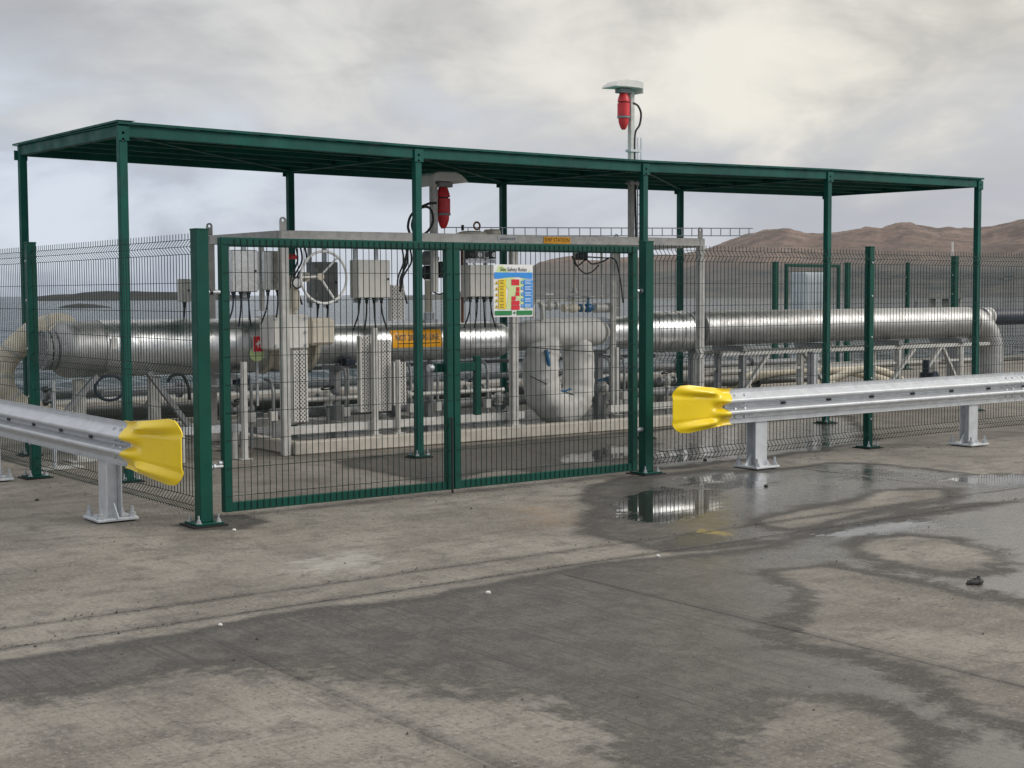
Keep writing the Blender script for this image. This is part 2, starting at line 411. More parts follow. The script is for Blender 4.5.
for nm, arr in (('wet', wet), ('puddle', pud), ('rust', rus), ('chalk', cha), ('patch', big(PATCH) + wob * .4), ('paint', big(PAINT) + wob * .3)):
    a = me.attributes.new(nm, 'FLOAT', 'POINT'); a.data.foreach_set('value', np.clip(arr, -2, 2).astype(np.float32))
deck = bpy.data.objects.new('pier_deck', me); C.objects.link(deck); deck['kind'] = 'structure'

m, k, b = new_mat('deck_concrete')
pos = k.n('ShaderNodeNewGeometry').outputs['Position']
yy = k.n('ShaderNodeSeparateXYZ', Vector=pos).outputs[1]
nA = k.noise(pos, .9, 7, .62, .6); nB = k.noise(pos, 4.5, 7, .68, .3); nC = k.noise(pos, 42, 5, .68); nD = k.noise(pos, 210, 2, .6); nE = k.noise(pos, 14, 6, .7)
brush = k.noise(k.vscale(pos, (46, 1.1, 1)), 1.0, 5, .65)
streak = k.noise(k.vscale(pos, (1.0, 7.0, 1), (3, 1, 0)), 1.3, 6, .65, .4)
sub_ = lambda n, a, c=.5: k.math('MULTIPLY', k.math('SUBTRACT', n, c), a)
dry = k.mix(k.ramp(nA, .33, .67), (0.167, 0.148, 0.121), (0.295, 0.267, 0.226))
dry = k.mix(k.math('MULTIPLY', k.ramp(nB, .47, .66), .75), dry, (0.119, 0.105, 0.090))
dry = k.mix(k.math('MULTIPLY', k.ramp(nE, .52, .70), .5), dry, (0.103, 0.093, 0.081))
dry = k.mix(k.math('MULTIPLY', k.ramp(streak, .50, .68), .45), dry, (0.293, 0.267, 0.227))
dry = k.mix(k.math('MULTIPLY', k.ramp(streak, .46, .32), .40), dry, (0.108, 0.096, 0.081))
dry = k.mix(k.math('MULTIPLY', k.ramp(nC, .53, .66), .60), dry, (0.369, 0.341, 0.303))
dry = k.mix(k.math('MULTIPLY', k.ramp(nC, .46, .32), .75), dry, (0.062, 0.055, 0.049))
dry = k.mix(k.math('MULTIPLY', k.ramp(brush, .54, .68), .40), dry, (0.098, 0.088, 0.075))
rst = k.ramp(k.math('ADD', k.attr('rust'), sub_(nB, 1.4)), -.05, .55)
dry = k.mix(k.math('MULTIPLY', rst, .42), dry, (.33, .225, .13))
chk = k.ramp(k.math('ADD', k.attr('chalk'), sub_(k.noise(k.vscale(pos, (1.6, 3.2, 1)), 3.5, 7, .72), 1.3, .58)), -.05, .32)
dry = k.mix(k.math('MULTIPLY', chk, .60), dry, (.46, .435, .39))
# damp: ragged outline, mottled where it is drying out in the near foreground
xx = k.n('ShaderNodeSeparateXYZ', Vector=pos).outputs[0]
side = k.math('SUBTRACT', k.math('MULTIPLY', xx, .8), k.math('MULTIPLY', yy, .6))
mot = k.math('MULTIPLY', k.ramp(yy, -5.7, -6.6, .16, 1.0), k.ramp(side, 3.9, 4.8, 1.0, .30))
wv = k.math('ADD', k.attr('wet'), k.math('MULTIPLY', sub_(nB, .85), mot))
wv = k.math('ADD', wv, k.math('MULTIPLY', sub_(nE, .75), mot))
wv = k.math('ADD', wv, k.math('MULTIPLY', sub_(nC, .45), mot))
damp = k.mix(mot, k.ramp(wv, -.07, .05), k.ramp(wv, -.24, .20), 'FLOAT')
film = k.ramp(k.math('ADD', wv, k.math('ADD', sub_(nA, .5), sub_(nB, .35))), .06, .26)
wetc = k.mix(k.ramp(nB, .38, .62), (.050, .045, .039), (.112, .102, .088))
wetc = k.mix(k.math('MULTIPLY', k.ramp(nE, .5, .66), .6), wetc, (.038, .035, .032))
rim = k.math('MULTIPLY', k.ramp(wv, -.06, .02), k.ramp(wv, .19, .05))
wetc = k.mix(k.math('MULTIPLY', rim, .9), wetc, (.034, .031, .027))
wetc = k.mix(k.math('MULTIPLY', k.ramp(nC, .52, .66), .55), wetc, (.150, .142, .130))
wetc = k.mix(k.math('MULTIPLY', k.ramp(nC, .46, .34), .6), wetc, (.030, .028, .026))
wetc = k.mix(k.math('MULTIPLY', k.ramp(brush, .5, .66), .6), wetc, (.034, .032, .031))
col = k.mix(k.math('MULTIPLY', damp, .93), dry, wetc)
pt = k.ramp(k.math('ADD', k.attr('patch'), sub_(nE, .16)), -.02, .03)
col = k.mix(k.math('MULTIPLY', pt, .9), col, k.mix(k.ramp(nD, .35, .65), (.012, .0115, .011), (.060, .058, .056)))
pn = k.math('MULTIPLY', k.ramp(k.math('ADD', k.attr('paint'), sub_(nE, .30)), -.01, .03), k.ramp(nC, .62, .42))
col = k.mix(k.math('MULTIPLY', pn, .85), col, (.42, .30, .03))
# dirt packed in the sawn joints
def line(coord, at_, w):
    d = k.math('ABSOLUTE', k.math('ADD', k.math('SUBTRACT', coord, at_), sub_(nE, .035)))
    return k.math('MAXIMUM', k.ramp(d, w * .45, w), k.ramp(d, .02, .09, .55, 1.0)) if False else k.math('MINIMUM', k.ramp(d, w * .35, w), k.ramp(d, .015, .08, .62, 1.0))
jm = k.math('MINIMUM', line(yy, -4.93, .017), line(yy, -5.33, .020))
jx_ = k.math('MAXIMUM', line(xx, .37, .012), k.ramp(yy, -5.55, -5.9, 1.0, .5)); jx2 = k.math('MAXIMUM', line(xx, -1.9, .012), k.ramp(yy, -5.55, -5.9, 1.0, .75))
jm = k.math('MINIMUM', jm, k.math('MINIMUM', jx_, jx2))
col = k.mix(jm, k.mix(.75, col, (.022, .020, .018)), col)
pv = k.math('ADD', k.attr('puddle'), k.math('ADD', sub_(k.noise(k.vscale(pos, (1, 2.4, 1)), 5, 6, .66), .75), sub_(nE, .35)))
pm = k.ramp(pv, .0, .035)
pr_ = k.math('MULTIPLY', k.ramp(pv, -.16, .0), .75)
col = k.mix(pr_, col, (.040, .037, .034))
col = k.mix(pm, col, (.030, .029, .027))
lk(k, col, b, 'Base Color')
gl = k.ramp(k.math('ADD', nC, sub_(nB, .8)), .35, .7, .24, .44)
gl = k.math('ADD', gl, k.math('ADD', k.ramp(side, 3.2, 5.2, .26, .0), sub_(brush, .35)), clamp=True)
ro = k.mix(damp, k.ramp(nC, .3, .7, .72, .92), k.mix(film, .66, gl, 'FLOAT'), 'FLOAT')
ro = k.mix(pm, ro, .03, 'FLOAT'); lk(k, ro, b, 'Roughness')
h = k.math('ADD', k.math('MULTIPLY', nC, .6), k.math('ADD', k.math('MULTIPLY', nD, .3), k.math('MULTIPLY', brush, .5)))
hs = k.math('MULTIPLY', k.math('SUBTRACT', 1.0, pm), k.mix(film, .95, k.ramp(side, 3.6, 5.4, .95, .55), 'FLOAT'))
lk(k, k.math('MULTIPLY', k.math('MULTIPLY', film, damp), k.ramp(side, 4.2, 5.4, .04, 1.0)), b, 'Coat Weight'); b.inputs['Coat IOR'].default_value = 1.33
lk(k, k.ramp(k.math('ADD', nC, sub_(nB, 1.2)), .3, .75, .13, .32), b, 'Coat Roughness')
bc = k.n('ShaderNodeBump', Distance=.004, Height=h, Strength=.30); lk(k, bc.outputs[0], b, 'Coat Normal')
bn = k.n('ShaderNodeBump', Distance=.008, Height=h, Strength=hs)
lk(k, bn.outputs[0], b, 'Normal')
me.materials.append(m)

# quay face and its coping along the sea edge
q = MB(); q.box((-30, 8.31, -6), (60, 8.7, -.04)); q.build('quay_wall', conc_k, None, kind='structure')
q = MB()
for i in range(26):
    q.box((-30 + i * 3.46, 8.2, .004), (-30 + i * 3.46 + 3.44, 8.74, .09))
q.build('quay_coping', plain('coping_concrete', (.26, .245, .22), .8, 0, .2, 4, .2, 50, .4), None, .015, kind='structure')

# ------------------------------------------------------------------ sea, hills, island
m, k, b = new_mat('sea_water')
pos = k.n('ShaderNodeNewGeometry').outputs['Position']
du = k.n('ShaderNodeVectorMath', _operation='DOT_PRODUCT', i0=pos, i1=(.24, -.18, 0)).outputs['Value']; dv_ = k.n('ShaderNodeVectorMath', _operation='DOT_PRODUCT', i0=pos, i1=(.6, .8, 0)).outputs['Value']
rp_ = k.n('ShaderNodeCombineXYZ', X=du, Y=dv_).outputs[0]
w0 = k.noise(rp_, .10, 5, .6, .6); w1 = k.noise(rp_, .55, 6, .60, .5); w2 = k.noise(rp_, 2.4, 4, .6, .3); w3 = k.noise(pos, .045, 4, .55)
base = k.mix(k.ramp(w0, .35, .65), (.010, .024, .036), (.034, .056, .068))
foam = k.math('MULTIPLY', k.ramp(w1, .61, .72), k.ramp(w3, .42, .60))
lk(k, k.mix(foam, base, (.60, .62, .63)), b, 'Base Color'); b.inputs['Specular IOR Level'].default_value = .20; b.inputs['IOR'].default_value = 1.33
lk(k, k.ramp(foam, 0, 1, .16, .7), b, 'Roughness')
lk(k, k.bump(k.math('ADD', k.math('MULTIPLY', w0, 4.5), k.math('ADD', k.math('MULTIPLY', w1, .8), k.math('MULTIPLY', w2, .15))), 1.0, .75), b, 'Normal')
sx = np.array(sorted(set(list(np.round(np.arange(-40, 110, .42), 3)) + [-9000, -3000, -900, -300, -120, -70, 130, 180, 300, 900, 3000, 9000])))
sy = np.array([8.5 + q for q in list(np.cumsum(np.concatenate([[0], np.linspace(.3, .9, 150)])))] + [130, 180, 300, 700, 2000, 9000])
SX, SY = np.meshgrid(sx, sy); sX, sY = SX.ravel(), SY.ravel(); rng = np.random.default_rng(5); zz_ = np.zeros(len(sX))
for q in range(34):      # a short choppy sea: many wave trains about one wind direction
    lam = .9 * 1.095 ** q; th = math.radians(58) + rng.normal(0, .45); kk = 2 * PI / lam; ph = rng.uniform(0, 6.28)
    s_ = np.sin(kk * (math.cos(th) * sX + math.sin(th) * sY) + ph); zz_ += .0105 * lam ** .85 * (1 - np.abs(s_)) ** 1.3
zz_ -= zz_.mean(); fade = np.clip((112 - sY) / 50, 0, 1) * np.clip((sX + 40) / 6, 0, 1) * np.clip((109 - sX) / 10, 0, 1)
zz_ = -3 + zz_ * fade; nxs = len(sx); ii = (np.arange(len(sy) - 1)[:, None] * nxs + np.arange(nxs - 1)[None, :]).ravel()
F = np.stack([ii, ii + 1, ii + nxs + 1, ii + nxs], 1); sm_ = bpy.data.meshes.new('sea')
sm_.vertices.add(len(sX)); sm_.vertices.foreach_set('co', np.stack([sX, sY, zz_], 1).ravel())
sm_.loops.add(F.size); sm_.loops.foreach_set('vertex_index', F.ravel().astype(np.int32))
sm_.polygons.add(len(F)); sm_.polygons.foreach_set('loop_start', np.arange(0, F.size, 4, dtype=np.int32)); sm_.update(calc_edges=True); sm_.shade_smooth()
sm_.materials.append(m); sea = bpy.data.objects.new('sea', sm_); C.objects.link(sea); sea['kind'] = 'structure'

CX, CY = -4.731, -11.943
def landform(name, prof, r0, r1, crest, nr, mat, seed, rough=.12):
    """prof: (azimuth degrees, silhouette height in metres at the crest). Terrain in polar rings, a solid range of hills"""
    azs = np.linspace(prof[0][0], prof[-1][0], 520); H = np.interp(azs, [p[0] for p in prof], [p[1] for p in prof])
    vs = []
    for i in range(nr + 1):
        t = i / nr; r = r0 + (r1 - r0) * t
        e = math.sin(min(t / crest, 1) * PI / 2) ** 1.15 if t < crest else math.cos((t - crest) / (1 - crest) * PI / 2)
        for a, h in zip(azs, H):
            x, y = CX + r * math.cos(math.radians(a)), CY + r * math.sin(math.radians(a))
            sc = 1 / (r1 - r0) * 5
            nz = mnoise.fractal((x * sc, y * sc, seed), .8, 2.1, 6) * rough * (1 if t < crest else .4) * (0.18 if abs(t - crest) < .06 else 1)
            fn_ = mnoise.fractal((x * sc * 5, y * sc * 5, seed + 3), .9, 2.1, 5) * rough * (.12 if abs(t - crest) < .04 else .34)
            z = h * e * (1 + nz + fn_) + h * nz * .35 * e - 3.6 + (.6 if t > 0 else 0)
            vs.append((x, y, z))
    n = len(azs)
    fs = [(i * n + j, i * n + j + 1, (i + 1) * n + j + 1, (i + 1) * n + j) for i in range(nr) for j in range(n - 1)]
    mb = MB(); mb.add(vs, fs, True); return mb.build(name, mat, None, kind='structure', autosmooth=180)
m, k, b = new_mat('moorland')
pos = k.n('ShaderNodeNewGeometry').outputs['Position']; zz = k.n('ShaderNodeSeparateXYZ', Vector=pos).outputs[2]
a1 = k.noise(pos, .006, 7, .62, .5); a2 = k.noise(pos, .03, 6, .65)
c = k.mix(k.ramp(a1, .35, .65), (.178, .126, .104), (.232, .172, .142))
c = k.mix(k.math('MULTIPLY', k.ramp(a2, .46, .58), .75), c, (.115, .090, .078))
a3 = k.noise(pos, .12, 5, .7)
c = k.mix(k.math('MULTIPLY', k.ramp(a3, .48, .60), .5), c, (.080, .068, .060))
lo = k.mix(k.ramp(a2, .35, .65), (.066, .074, .076), (.120, .112, .102))
zn = k.math('ADD', zz, k.math('MULTIPLY', k.math('SUBTRACT', a1, .5), 60))
c = k.mix(k.ramp(zn, 18, 52), lo, c)
lk(k, c, b, 'Base Color'); b.inputs['Roughness'].default_value = .95
D = 2300
hp = [(520, 20), (540, 32), (555, 35), (570, 37), (585, 34), (600, 33), (640, 36), (680, 40), (700, 44), (715, 47), (730, 51), (745, 56), (760, 60), (775, 62), (785, 63), (795, 61), (805, 57.5), (820, 57), (840, 60), (850, 62), (865, 63), (880, 61),
      (900, 66), (910, 67.5), (925, 64), (935, 62), (950, 63), (960, 61), (975, 60), (990, 63), (1010, 67), (1024, 70), (1100, 78), (1300, 66), (1600, 50), (2200, 30)]
def px_az(px): return math.degrees(math.atan2(.8022, .5939)) - math.degrees(math.atan((px - 512) / 1450))
prof = sorted([(px_az(p), h * .955 / 1450 * D + 4.2) for p, h in hp] + [(55.2, 9), (58, 0)])
landform('hills', prof, 1350, 2800, (D - 1350) / 1450, 64, m, 4.2, .13)
m2 = plain('island_rock', (.020, .021, .022), .9, 0, .3, .02)
isl = sorted([(px_az(p), h * .62 / 1450 * 1500 + 3.8) for p, h in ((35, 0), (55, 3), (75, 4), (85, 6.5), (95, 7.5), (108, 8.5), (120, 7.5), (135, 8), (150, 7), (170, 6.5), (190, 6), (215, 3), (250, 0))])
landform('island', isl, 1350, 1700, .45, 12, m2, 1.1, .1)
rk = sorted([(px_az(p), h) for p, h in ((60, .3), (68, 1.1), (80, 1.6), (95, 1.3), (106, .6), (112, .2))])
landform('rock_skerry', rk, 560, 600, .5, 6, m2, 8.8, .2)

# ================================================================== OBJECTS
# ------------------------------------------------------------------ canopy
FX = [0, 2.97, 5.91, 8.89, 11.86]; FZ = [3.06, 3.03, 3.035, 3.085, 3.105]; BY = 2.60; BZ = [3.10, 3.07, 3.065, 3.095, 3.13]
cn = thing('canopy', 'long open-sided dark green steel canopy standing over the pipework', 'canopy', (5.93, 1.3, 0))
def sag(x, Z): return float(np.interp(x, FX, Z))
for i, x in enumerate(FX):
    for y, Z in ((0., FZ), (BY, BZ)):
        m = MB(); m.box((x - .036, y - .036, .024), (x + .036, y + .036, Z[i] - .018)); p = m.build('post', green_c, cn, .004)
        base_plate(p, x, y, green, .17)
        if y == 0:
            for zz in (.055, .10):
                m = MB(); m.lathe((x - .005, y - .036, Z[i] - .02 - zz * 1.2), (0, -1, 0), [(0, .013), (.012, .013)], 6, False)
                m.build('bolt', galv, p)
        m = MB(); m.box((x - .050, y - .048, Z[i] - .150), (x + .050, y - .037, Z[i] - .03)) if y == 0 else m.box((x - .065, y + .037, Z[i] - .155), (x + .065, y + .050, Z[i] - .06))
        m.build('fixing_plate', green_c, p)
def run(name, pts, w, h, par, mat=green_c, up=(0, 0, 1)):
    m = MB()
    for a, b in zip(pts[:-1], pts[1:]): m.bar(a, b, w, h, up)
    return m.build(name, mat, par, .003)
for i in range(4):
    run('edge_beam', [(FX[i] + .037, 0, FZ[i] - .066), (FX[i + 1] - .037, 0, FZ[i + 1] - .066)], .06, .10, cn)
    run('edge_beam', [(FX[i] + .037, BY, BZ[i] - .066), (FX[i + 1] - .037, BY, BZ[i + 1] - .066)], .06, .10, cn)
for i in range(5):
    run('cross_beam', [(FX[i], .038, FZ[i] - .066), (FX[i], BY - .038, BZ[i] - .066)], .06, .095 if i in (0, 4) else .08, cn)
for j, y in enumerate((.52, 1.04, 1.56, 2.08)):
    for i in range(4):
        f = y / BY; za, zb = FZ[i] * (1 - f) + BZ[i] * f, FZ[i + 1] * (1 - f) + BZ[i + 1] * f
        run('purlin', [(FX[i] + .045, y, za - .052), (FX[i + 1] - .045, y, zb - .052)], .05, .07, cn)
for i in range(4):
    run('wind_brace', [(FX[i] + .06, .06, FZ[i] - .098), (FX[i + 1] - .06, BY - .06, BZ[i + 1] - .098)], .04, .006, cn)
# roof sheets, each a shallow trapezoidal profile running front to back
NS = 15; SW = (11.86 + .10) / NS
for s in range(NS):
    x0 = -.05 + s * SW; m = MB(); vs = []; fs = []; xs = []
    prof_ = [(0, 0), (.10, 0), (.13, .022), (.22, .022), (.25, 0), (.42, 0), (.45, .022), (.54, .022), (.57, 0), (.70, 0), (.73, .022), (.78, .022), (SW - .004, 0)]
    ys = [(-.055, 0), (BY + .10, 0)]
    top = []
    for y, _ in ys:
        for px_, dz in prof_:
            f = (y) / BY; x = x0 + px_; z = sag(x, FZ) * (1 - f) + sag(x, BZ) * f - .014 + dz * .55
            top.append((x, y, z))
    n = len(prof_); vs = top + [(x, y, z + .004) for x, y, z in top]
    fs = [(i, i + 1, n + i + 1, n + i) for i in range(n - 1)] + [(2 * n + i, 3 * n + i, 3 * n + i + 1, 2 * n + i + 1) for i in range(n - 1)]
    fs += [(i, 2 * n + i, 2 * n + i + 1, i + 1) for i in range(n - 1)] + [(n + i, n + i + 1, 3 * n + i + 1, 3 * n + i) for i in range(n - 1)]
    fs += [(0, n, 3 * n, 2 * n), (n - 1, 3 * n - 1, 4 * n - 1, 2 * n - 1)]
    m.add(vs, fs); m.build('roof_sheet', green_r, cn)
for i in range(4):   # flashings folded over the front edge
    m = MB(); a = FX[i] - (.056 if i == 0 else 0); b_ = FX[i + 1] + (.056 if i == 3 else 0) - .004
    za, zb = FZ[i], FZ[i + 1]
    m.prism([(0, 0), (0, -.020), (.003, -.020), (.003, -.003), (.16, -.003), (.16, 0)], (a, -.062, za + .008), (0, 1, 0), (0, 0, 1), (b_ - a, 0, zb - za))
    m.build('edge_flashing', green_c, cn)
m = MB(); m.prism([(0, 0), (0, -.018), (.003, -.018), (.003, -.003), (.16, -.003), (.16, 0)], (-.060, BY + .11, BZ[0] + .009), (1, 0, 0), (0, 0, 1), (0, -BY - .165, -.03)); m.build('edge_flashing', green_c, cn)

# ------------------------------------------------------------------ welded mesh fences
WR = .0030
def fold_profile():
    """(height, outward offset) along one upright wire of a panel with V folds"""
    P = [(.07, 0)]
    for z in (.085, 1.00, 1.885): P += [(z, 0), (z + .05, .038), (z + .10, 0)]
    return P + [(2.03, 0)]
FOLD = fold_profile()
def mesh_panel(par, a, b, out, top=2.03):
    """V-folded welded mesh from a to b (ground points); out = unit vector of the folds"""
    a, b = Vector((*a, 0)), Vector((*b, 0)); L = (b - a).length; d = (b - a) / L; o = Vector((*out, 0))
    n = int(L / .05); m = MB()
    for i in range(n + 1):
        p = a + d * (L * i / n)
        m.tube([p + o * q + Vector((0, 0, z * top / 2.03)) for z, q in FOLD], WR, 4, cap=False)
    zs = [.085, .135, .185, .385, .585, .785, 1.0, 1.05, 1.10, 1.285, 1.485, 1.685, 1.885, 1.935, 1.985]
    for z in zs:
        q = np.interp(z, [f[0] for f in FOLD], [f[1] for f in FOLD])
        m.tube([a + o * (q + .006) + Vector((0, 0, z)), b + o * (q + .006) + Vector((0, 0, z))], WR, 4, cap=False)
    return m.build('mesh_panel', wire_g, par, kind='stuff')
def fence_post(par, x, y, w=.06, h=2.06, name='post', plate=True, clips=(-1, 0)):
    m = MB(); m.box((x - w / 2, y - w / 2, .024), (x + w / 2, y + w / 2, h)); p = m.build(name, green, par, .004)
    m = MB(); m.box((x - w / 2 - .003, y - w / 2 - .003, h - .004), (x + w / 2 + .003, y + w / 2 + .003, h + .008)); m.build('post_cap', green, p, .003)
    if plate: base_plate(p, x, y, green, w + .11)
    for z in (.30, .72, 1.14, 1.56, 1.9):
        m = MB(); m.lathe((x + clips[0] * w / 2, y + clips[1] * w / 2, z), (clips[0], clips[1], 0), [(0, .011), (.006, .011), (.010, .006)], 8, False)
        m.build('fence_bolt', galv, p)
    return p
LG, RG = (-.49, -2.60), (3.83, -2.37)
fl = thing('mesh_fence', 'green V-fold wire mesh fence running from the left gate post back towards the sea', 'fence', (-.53, .7, 0))
fence_post(fl, -.55, .76, .08); fence_post(fl, -.57, 4.05)
mesh_panel(fl, (-.495, -2.53), (-.545, .72), (-1, 0)); mesh_panel(fl, (-.555, .80), (-.57, 4.0), (-1, 0)); mesh_panel(fl, (-.575, 4.1), (-.59, 7.5), (-1, 0))
fr = thing('mesh_fence', 'green V-fold wire mesh fence running right from the gate behind the right guardrail', 'fence', (7.05, -2.2, 0))
fence_post(fr, 7.05, -2.18, .07, clips=(0, -1)); fence_post(fr, 10.30, -2.10, .07, clips=(0, -1))
mesh_panel(fr, (3.90, -2.36), (7.01, -2.19), (0, -1)); mesh_panel(fr, (7.09, -2.18), (10.26, -2.1), (0, -1)); mesh_panel(fr, (10.34, -2.1), (13.5, -2.05), (0, -1))
for (x, y), lab, cl_ in ((LG, 'stout square green gate post beside the left yellow guardrail end', (1, 0)), (RG, 'stout square green gate post standing in the puddle left of the right guardrail', (1, 0))):
    g = thing('gate_post', lab, 'gate post', (x, y, 0), 'posts the gates hang on')
    fence_post(g, x, y, .095, 2.05, 'upright', True, cl_)
    for z in (.40, 1.62):
        m = MB(); s_ = 1 if x < 0 else -1
        m.lathe((x + s_ * .048, y, z), (s_, 0, 0), [(0, .02), (.015, .02), (.015, .011), (.10, .011)], 10); m.build('hinge_pin', galv, g)
        m = MB(); m.lathe((x + s_ * .075, y, z), (s_, 0, 0), [(0, .021), (.016, .021)], 6, False); m.build('hinge_nut', black if z > 1 else galv, g)

# ------------------------------------------------------------------ gate leaves
def leaf(x0, x1, y0, y1, lab, latch):
    g = thing('gate_leaf', lab, 'gate', ((x0 + x1) / 2, (y0 + y1) / 2, .04), 'leaves of the double gate')
    a, b = Vector((x0, y0, 0)), Vector((x1, y1, 0)); d = (b - a).normalized(); z0, z1 = .045, 2.01
    t = .06
    for p in (a + d * t / 2, b - d * t / 2):
        m = MB(); m.bar(p + Vector((0, 0, z0)), p + Vector((0, 0, z1)), t, t, d.cross(Vector((0, 0, 1)))); m.build('stile', green, g, .004)
    for z in (z0 + .033, z1 - .033):
        m = MB(); m.bar(a + d * t + Vector((0, 0, z)), b - d * t + Vector((0, 0, z)), .045, .066); m.build('rail', green, g, .003)
    o = d.cross(Vector((0, 0, 1))); m = MB(); L = (b - a).length - 2 * t; n = int(L / .05)
    for i in range(n + 1):
        p = a + d * (t + L * i / n) + o * .026
        m.tube([p + Vector((0, 0, z0 + .01)), p + Vector((0, 0, z1 - .012))], WR, 4, cap=False)
    for i in range(10):
        z = .16 + i * .2; m.tube([a + d * t * .3 + o * .033 + Vector((0, 0, z)), b - d * t * .3 + o * .033 + Vector((0, 0, z))], WR, 4, cap=False)
    m.build('mesh_infill', wire_g, g, kind='stuff')
    for z in (.40, 1.62):
        e = a if latch == 'r' else b; s_ = -1 if latch == 'r' else 1
        m = MB(); m.lathe(e + d * s_ * .0 + Vector((0, 0, z)), d * s_, [(0, .018), (.03, .018)], 8); m.build('hinge_eye', galv, g)
    return g
def lerp(t): return (LG[0] + (RG[0] - LG[0]) * t, -2.42 + .03 * t)
g1 = leaf(-.255, 1.735, -2.41, -2.40, 'left leaf of the green mesh double gate, hung on the post by the left guardrail', 'r')
g2 = leaf(1.742, 3.695, -2.40, -2.385, 'right leaf of the green mesh double gate, carrying the colourful safety board', 'l')
m = MB(); m.cyl((1.70, -2.455, .02), (1.70, -2.455, .62), .009, 8); m.tube([(1.70, -2.455, .62), (1.66, -2.49, .62)], .009, 6); m.build('drop_bolt', black, g1)
m = MB(); m.box((1.60, -2.36, .98), (2.06, -2.31, 1.05)); m.build('slide_bolt_housing', green, g2, .004)
m = MB(); m.box((2.0, -2.365, .62), (2.05, -2.315, 1.10)); m.build('lock_bar', green, g2, .004)
m = MB(); m.lathe((1.56, -2.335, 1.015), (1, 0, 0), [(0, .03), (.04, .03), (.04, .018), (.1, .018)], 10); m.build('bolt_knob', galv, g2)

# safety board hung on the right leaf
PB = thing('safety_board', 'colourful site safety rules board hung on the right gate leaf', 'sign', (2.315, -2.44, 1.42))
U, V_ = Vector((1, .008, 0)).normalized(), Vector((0, 0, 1)); O = Vector((2.315, -2.447, 1.625)); TH = Vector((0, -1, 0))
def plate(par, name, mat, x0, y0, x1, y1, lift, org=O, th=.0015, ux=None):
    m = MB(); m.prism([(x0, y0), (x1, y0), (x1, y1), (x0, y1)], org + TH * lift, ux or U, V_, TH * th); return m.build(name, mat, par)
def polyp(par, name, mat, P, lift, org=O): m = MB(); m.prism(P, org + TH * lift, U, V_, TH * .0012); return m.build(name, mat, par)
plate(PB, 'board_panel', white_pr, -.2, -.212, .2, .212, 0, th=.004)
polyp(PB, 'printed_swoosh', lime_pr, [(-.19, .125), (-.15, .2), (-.11, .205), (-.02, .13), (.05, .07), (.12, .13), (.17, .17), (.16, .12), (.07, 0), (.15, -.15), (.12, -.155), (0, -.03), (-.03, -.15), (-.075, -.15), (-.05, 0), (-.12, .1)], .005)
polyp(PB, 'printed_header', blue_pr, [(-.194, .098), (-.194, .148), (.194, .148), (.194, .098), (.11, .100), (.06, .112), (-.06, .108), (-.15, .098)], .0065)
for r_ in range(5):
    y0 = .047 - r_ * .048
    plate(PB, 'yellow_notice', yel_pr, -.152, y0 - .002, -.078, y0 + .0445, .0078)
    plate(PB, 'blue_notice', blue_pr, .104, y0 - .001 if r_ < 4 else y0 + .004, .194, y0 + .0445, .0078)
    m = MB(); m.prism([(-.188, y0 + .006), (-.156, y0 + .006), (-.172, y0 + .036)], O + TH * .0078, U, V_, TH * .0012); m.build('warning_triangle', yel_pr, PB)
    m = MB(); m.prism([(-.178, y0 + .010), (-.166, y0 + .010), (-.172, y0 + .026)], O + TH * .0092, U, V_, TH * .0010); m.build('triangle_symbol', blk_print, PB)
    m = MB(); cc = [(.088 + .014 * math.cos(q * PI / 6), y0 + .022 + .014 * math.sin(q * PI / 6)) for q in range(12)]; m.prism(cc, O + TH * .0078, U, V_, TH * .0012); m.build('mandatory_disc', blue_pr, PB)
    m = MB(); cc = [(.088 + .005 * math.cos(q * PI / 3), y0 + .022 + .005 * math.sin(q * PI / 3)) for q in range(6)]; m.prism(cc, O + TH * .0092, U, V_, TH * .001); m.build('disc_symbol', white_pr, PB)
for x0, y0, x1, y1 in ((-.022, .045, .056, .092), (.026, -.006, .058, .030), (.020, -.042, .058, -.010), (-.022, -.078, .020, -.046), (-.024, -.116, .058, -.082), (-.024, -.154, .060, -.120)):
    plate(PB, 'red_notice', red_pr, x0, y0, x1, y1, .0078)
plate(PB, 'green_notice', grn_pr, -.19, -.197, -.02, -.162, .0078); plate(PB, 'green_notice', grn_pr, .03, -.197, .19, -.162, .0078)
m = MB(); m.prism([(-.006, -.183), (.002, -.183), (.002, -.19), (.010, -.19), (.010, -.183), (.018, -.183), (.018, -.175), (.010, -.175), (.010, -.168), (.002, -.168), (.002, -.175), (-.006, -.175)], O + TH * .0078, U, V_, TH * .001); m.build('first_aid_cross', grn_pr, PB)
text_mesh('Site Safety Rules', .045, O + V_ * .172 + TH * .0085, U, V_, .0004, 'board_title', blk_print, PB, .27)
for r_ in range(5):   # lines of small print
    y0 = .047 - r_ * .048; m = MB()
    for q in range(3):
        m.prism([(-.143, y0 + .008 + q * .012), (-.100 - .008 * (q % 2), y0 + .008 + q * .012), (-.100 - .008 * (q % 2), y0 + .012 + q * .012), (-.143, y0 + .012 + q * .012)], O + TH * .0095, U, V_, TH * .0006)
    m.build('small_print', blk_print, PB)
    m = MB()
    for q in range(3):
        m.prism([(.114, y0 + .008 + q * .012), (.180 - .01 * (q % 2), y0 + .008 + q * .012), (.180 - .01 * (q % 2), y0 + .012 + q * .012), (.114, y0 + .012 + q * .012)], O + TH * .0095, U, V_, TH * .0006)
    m.build('small_print', white_pr, PB)

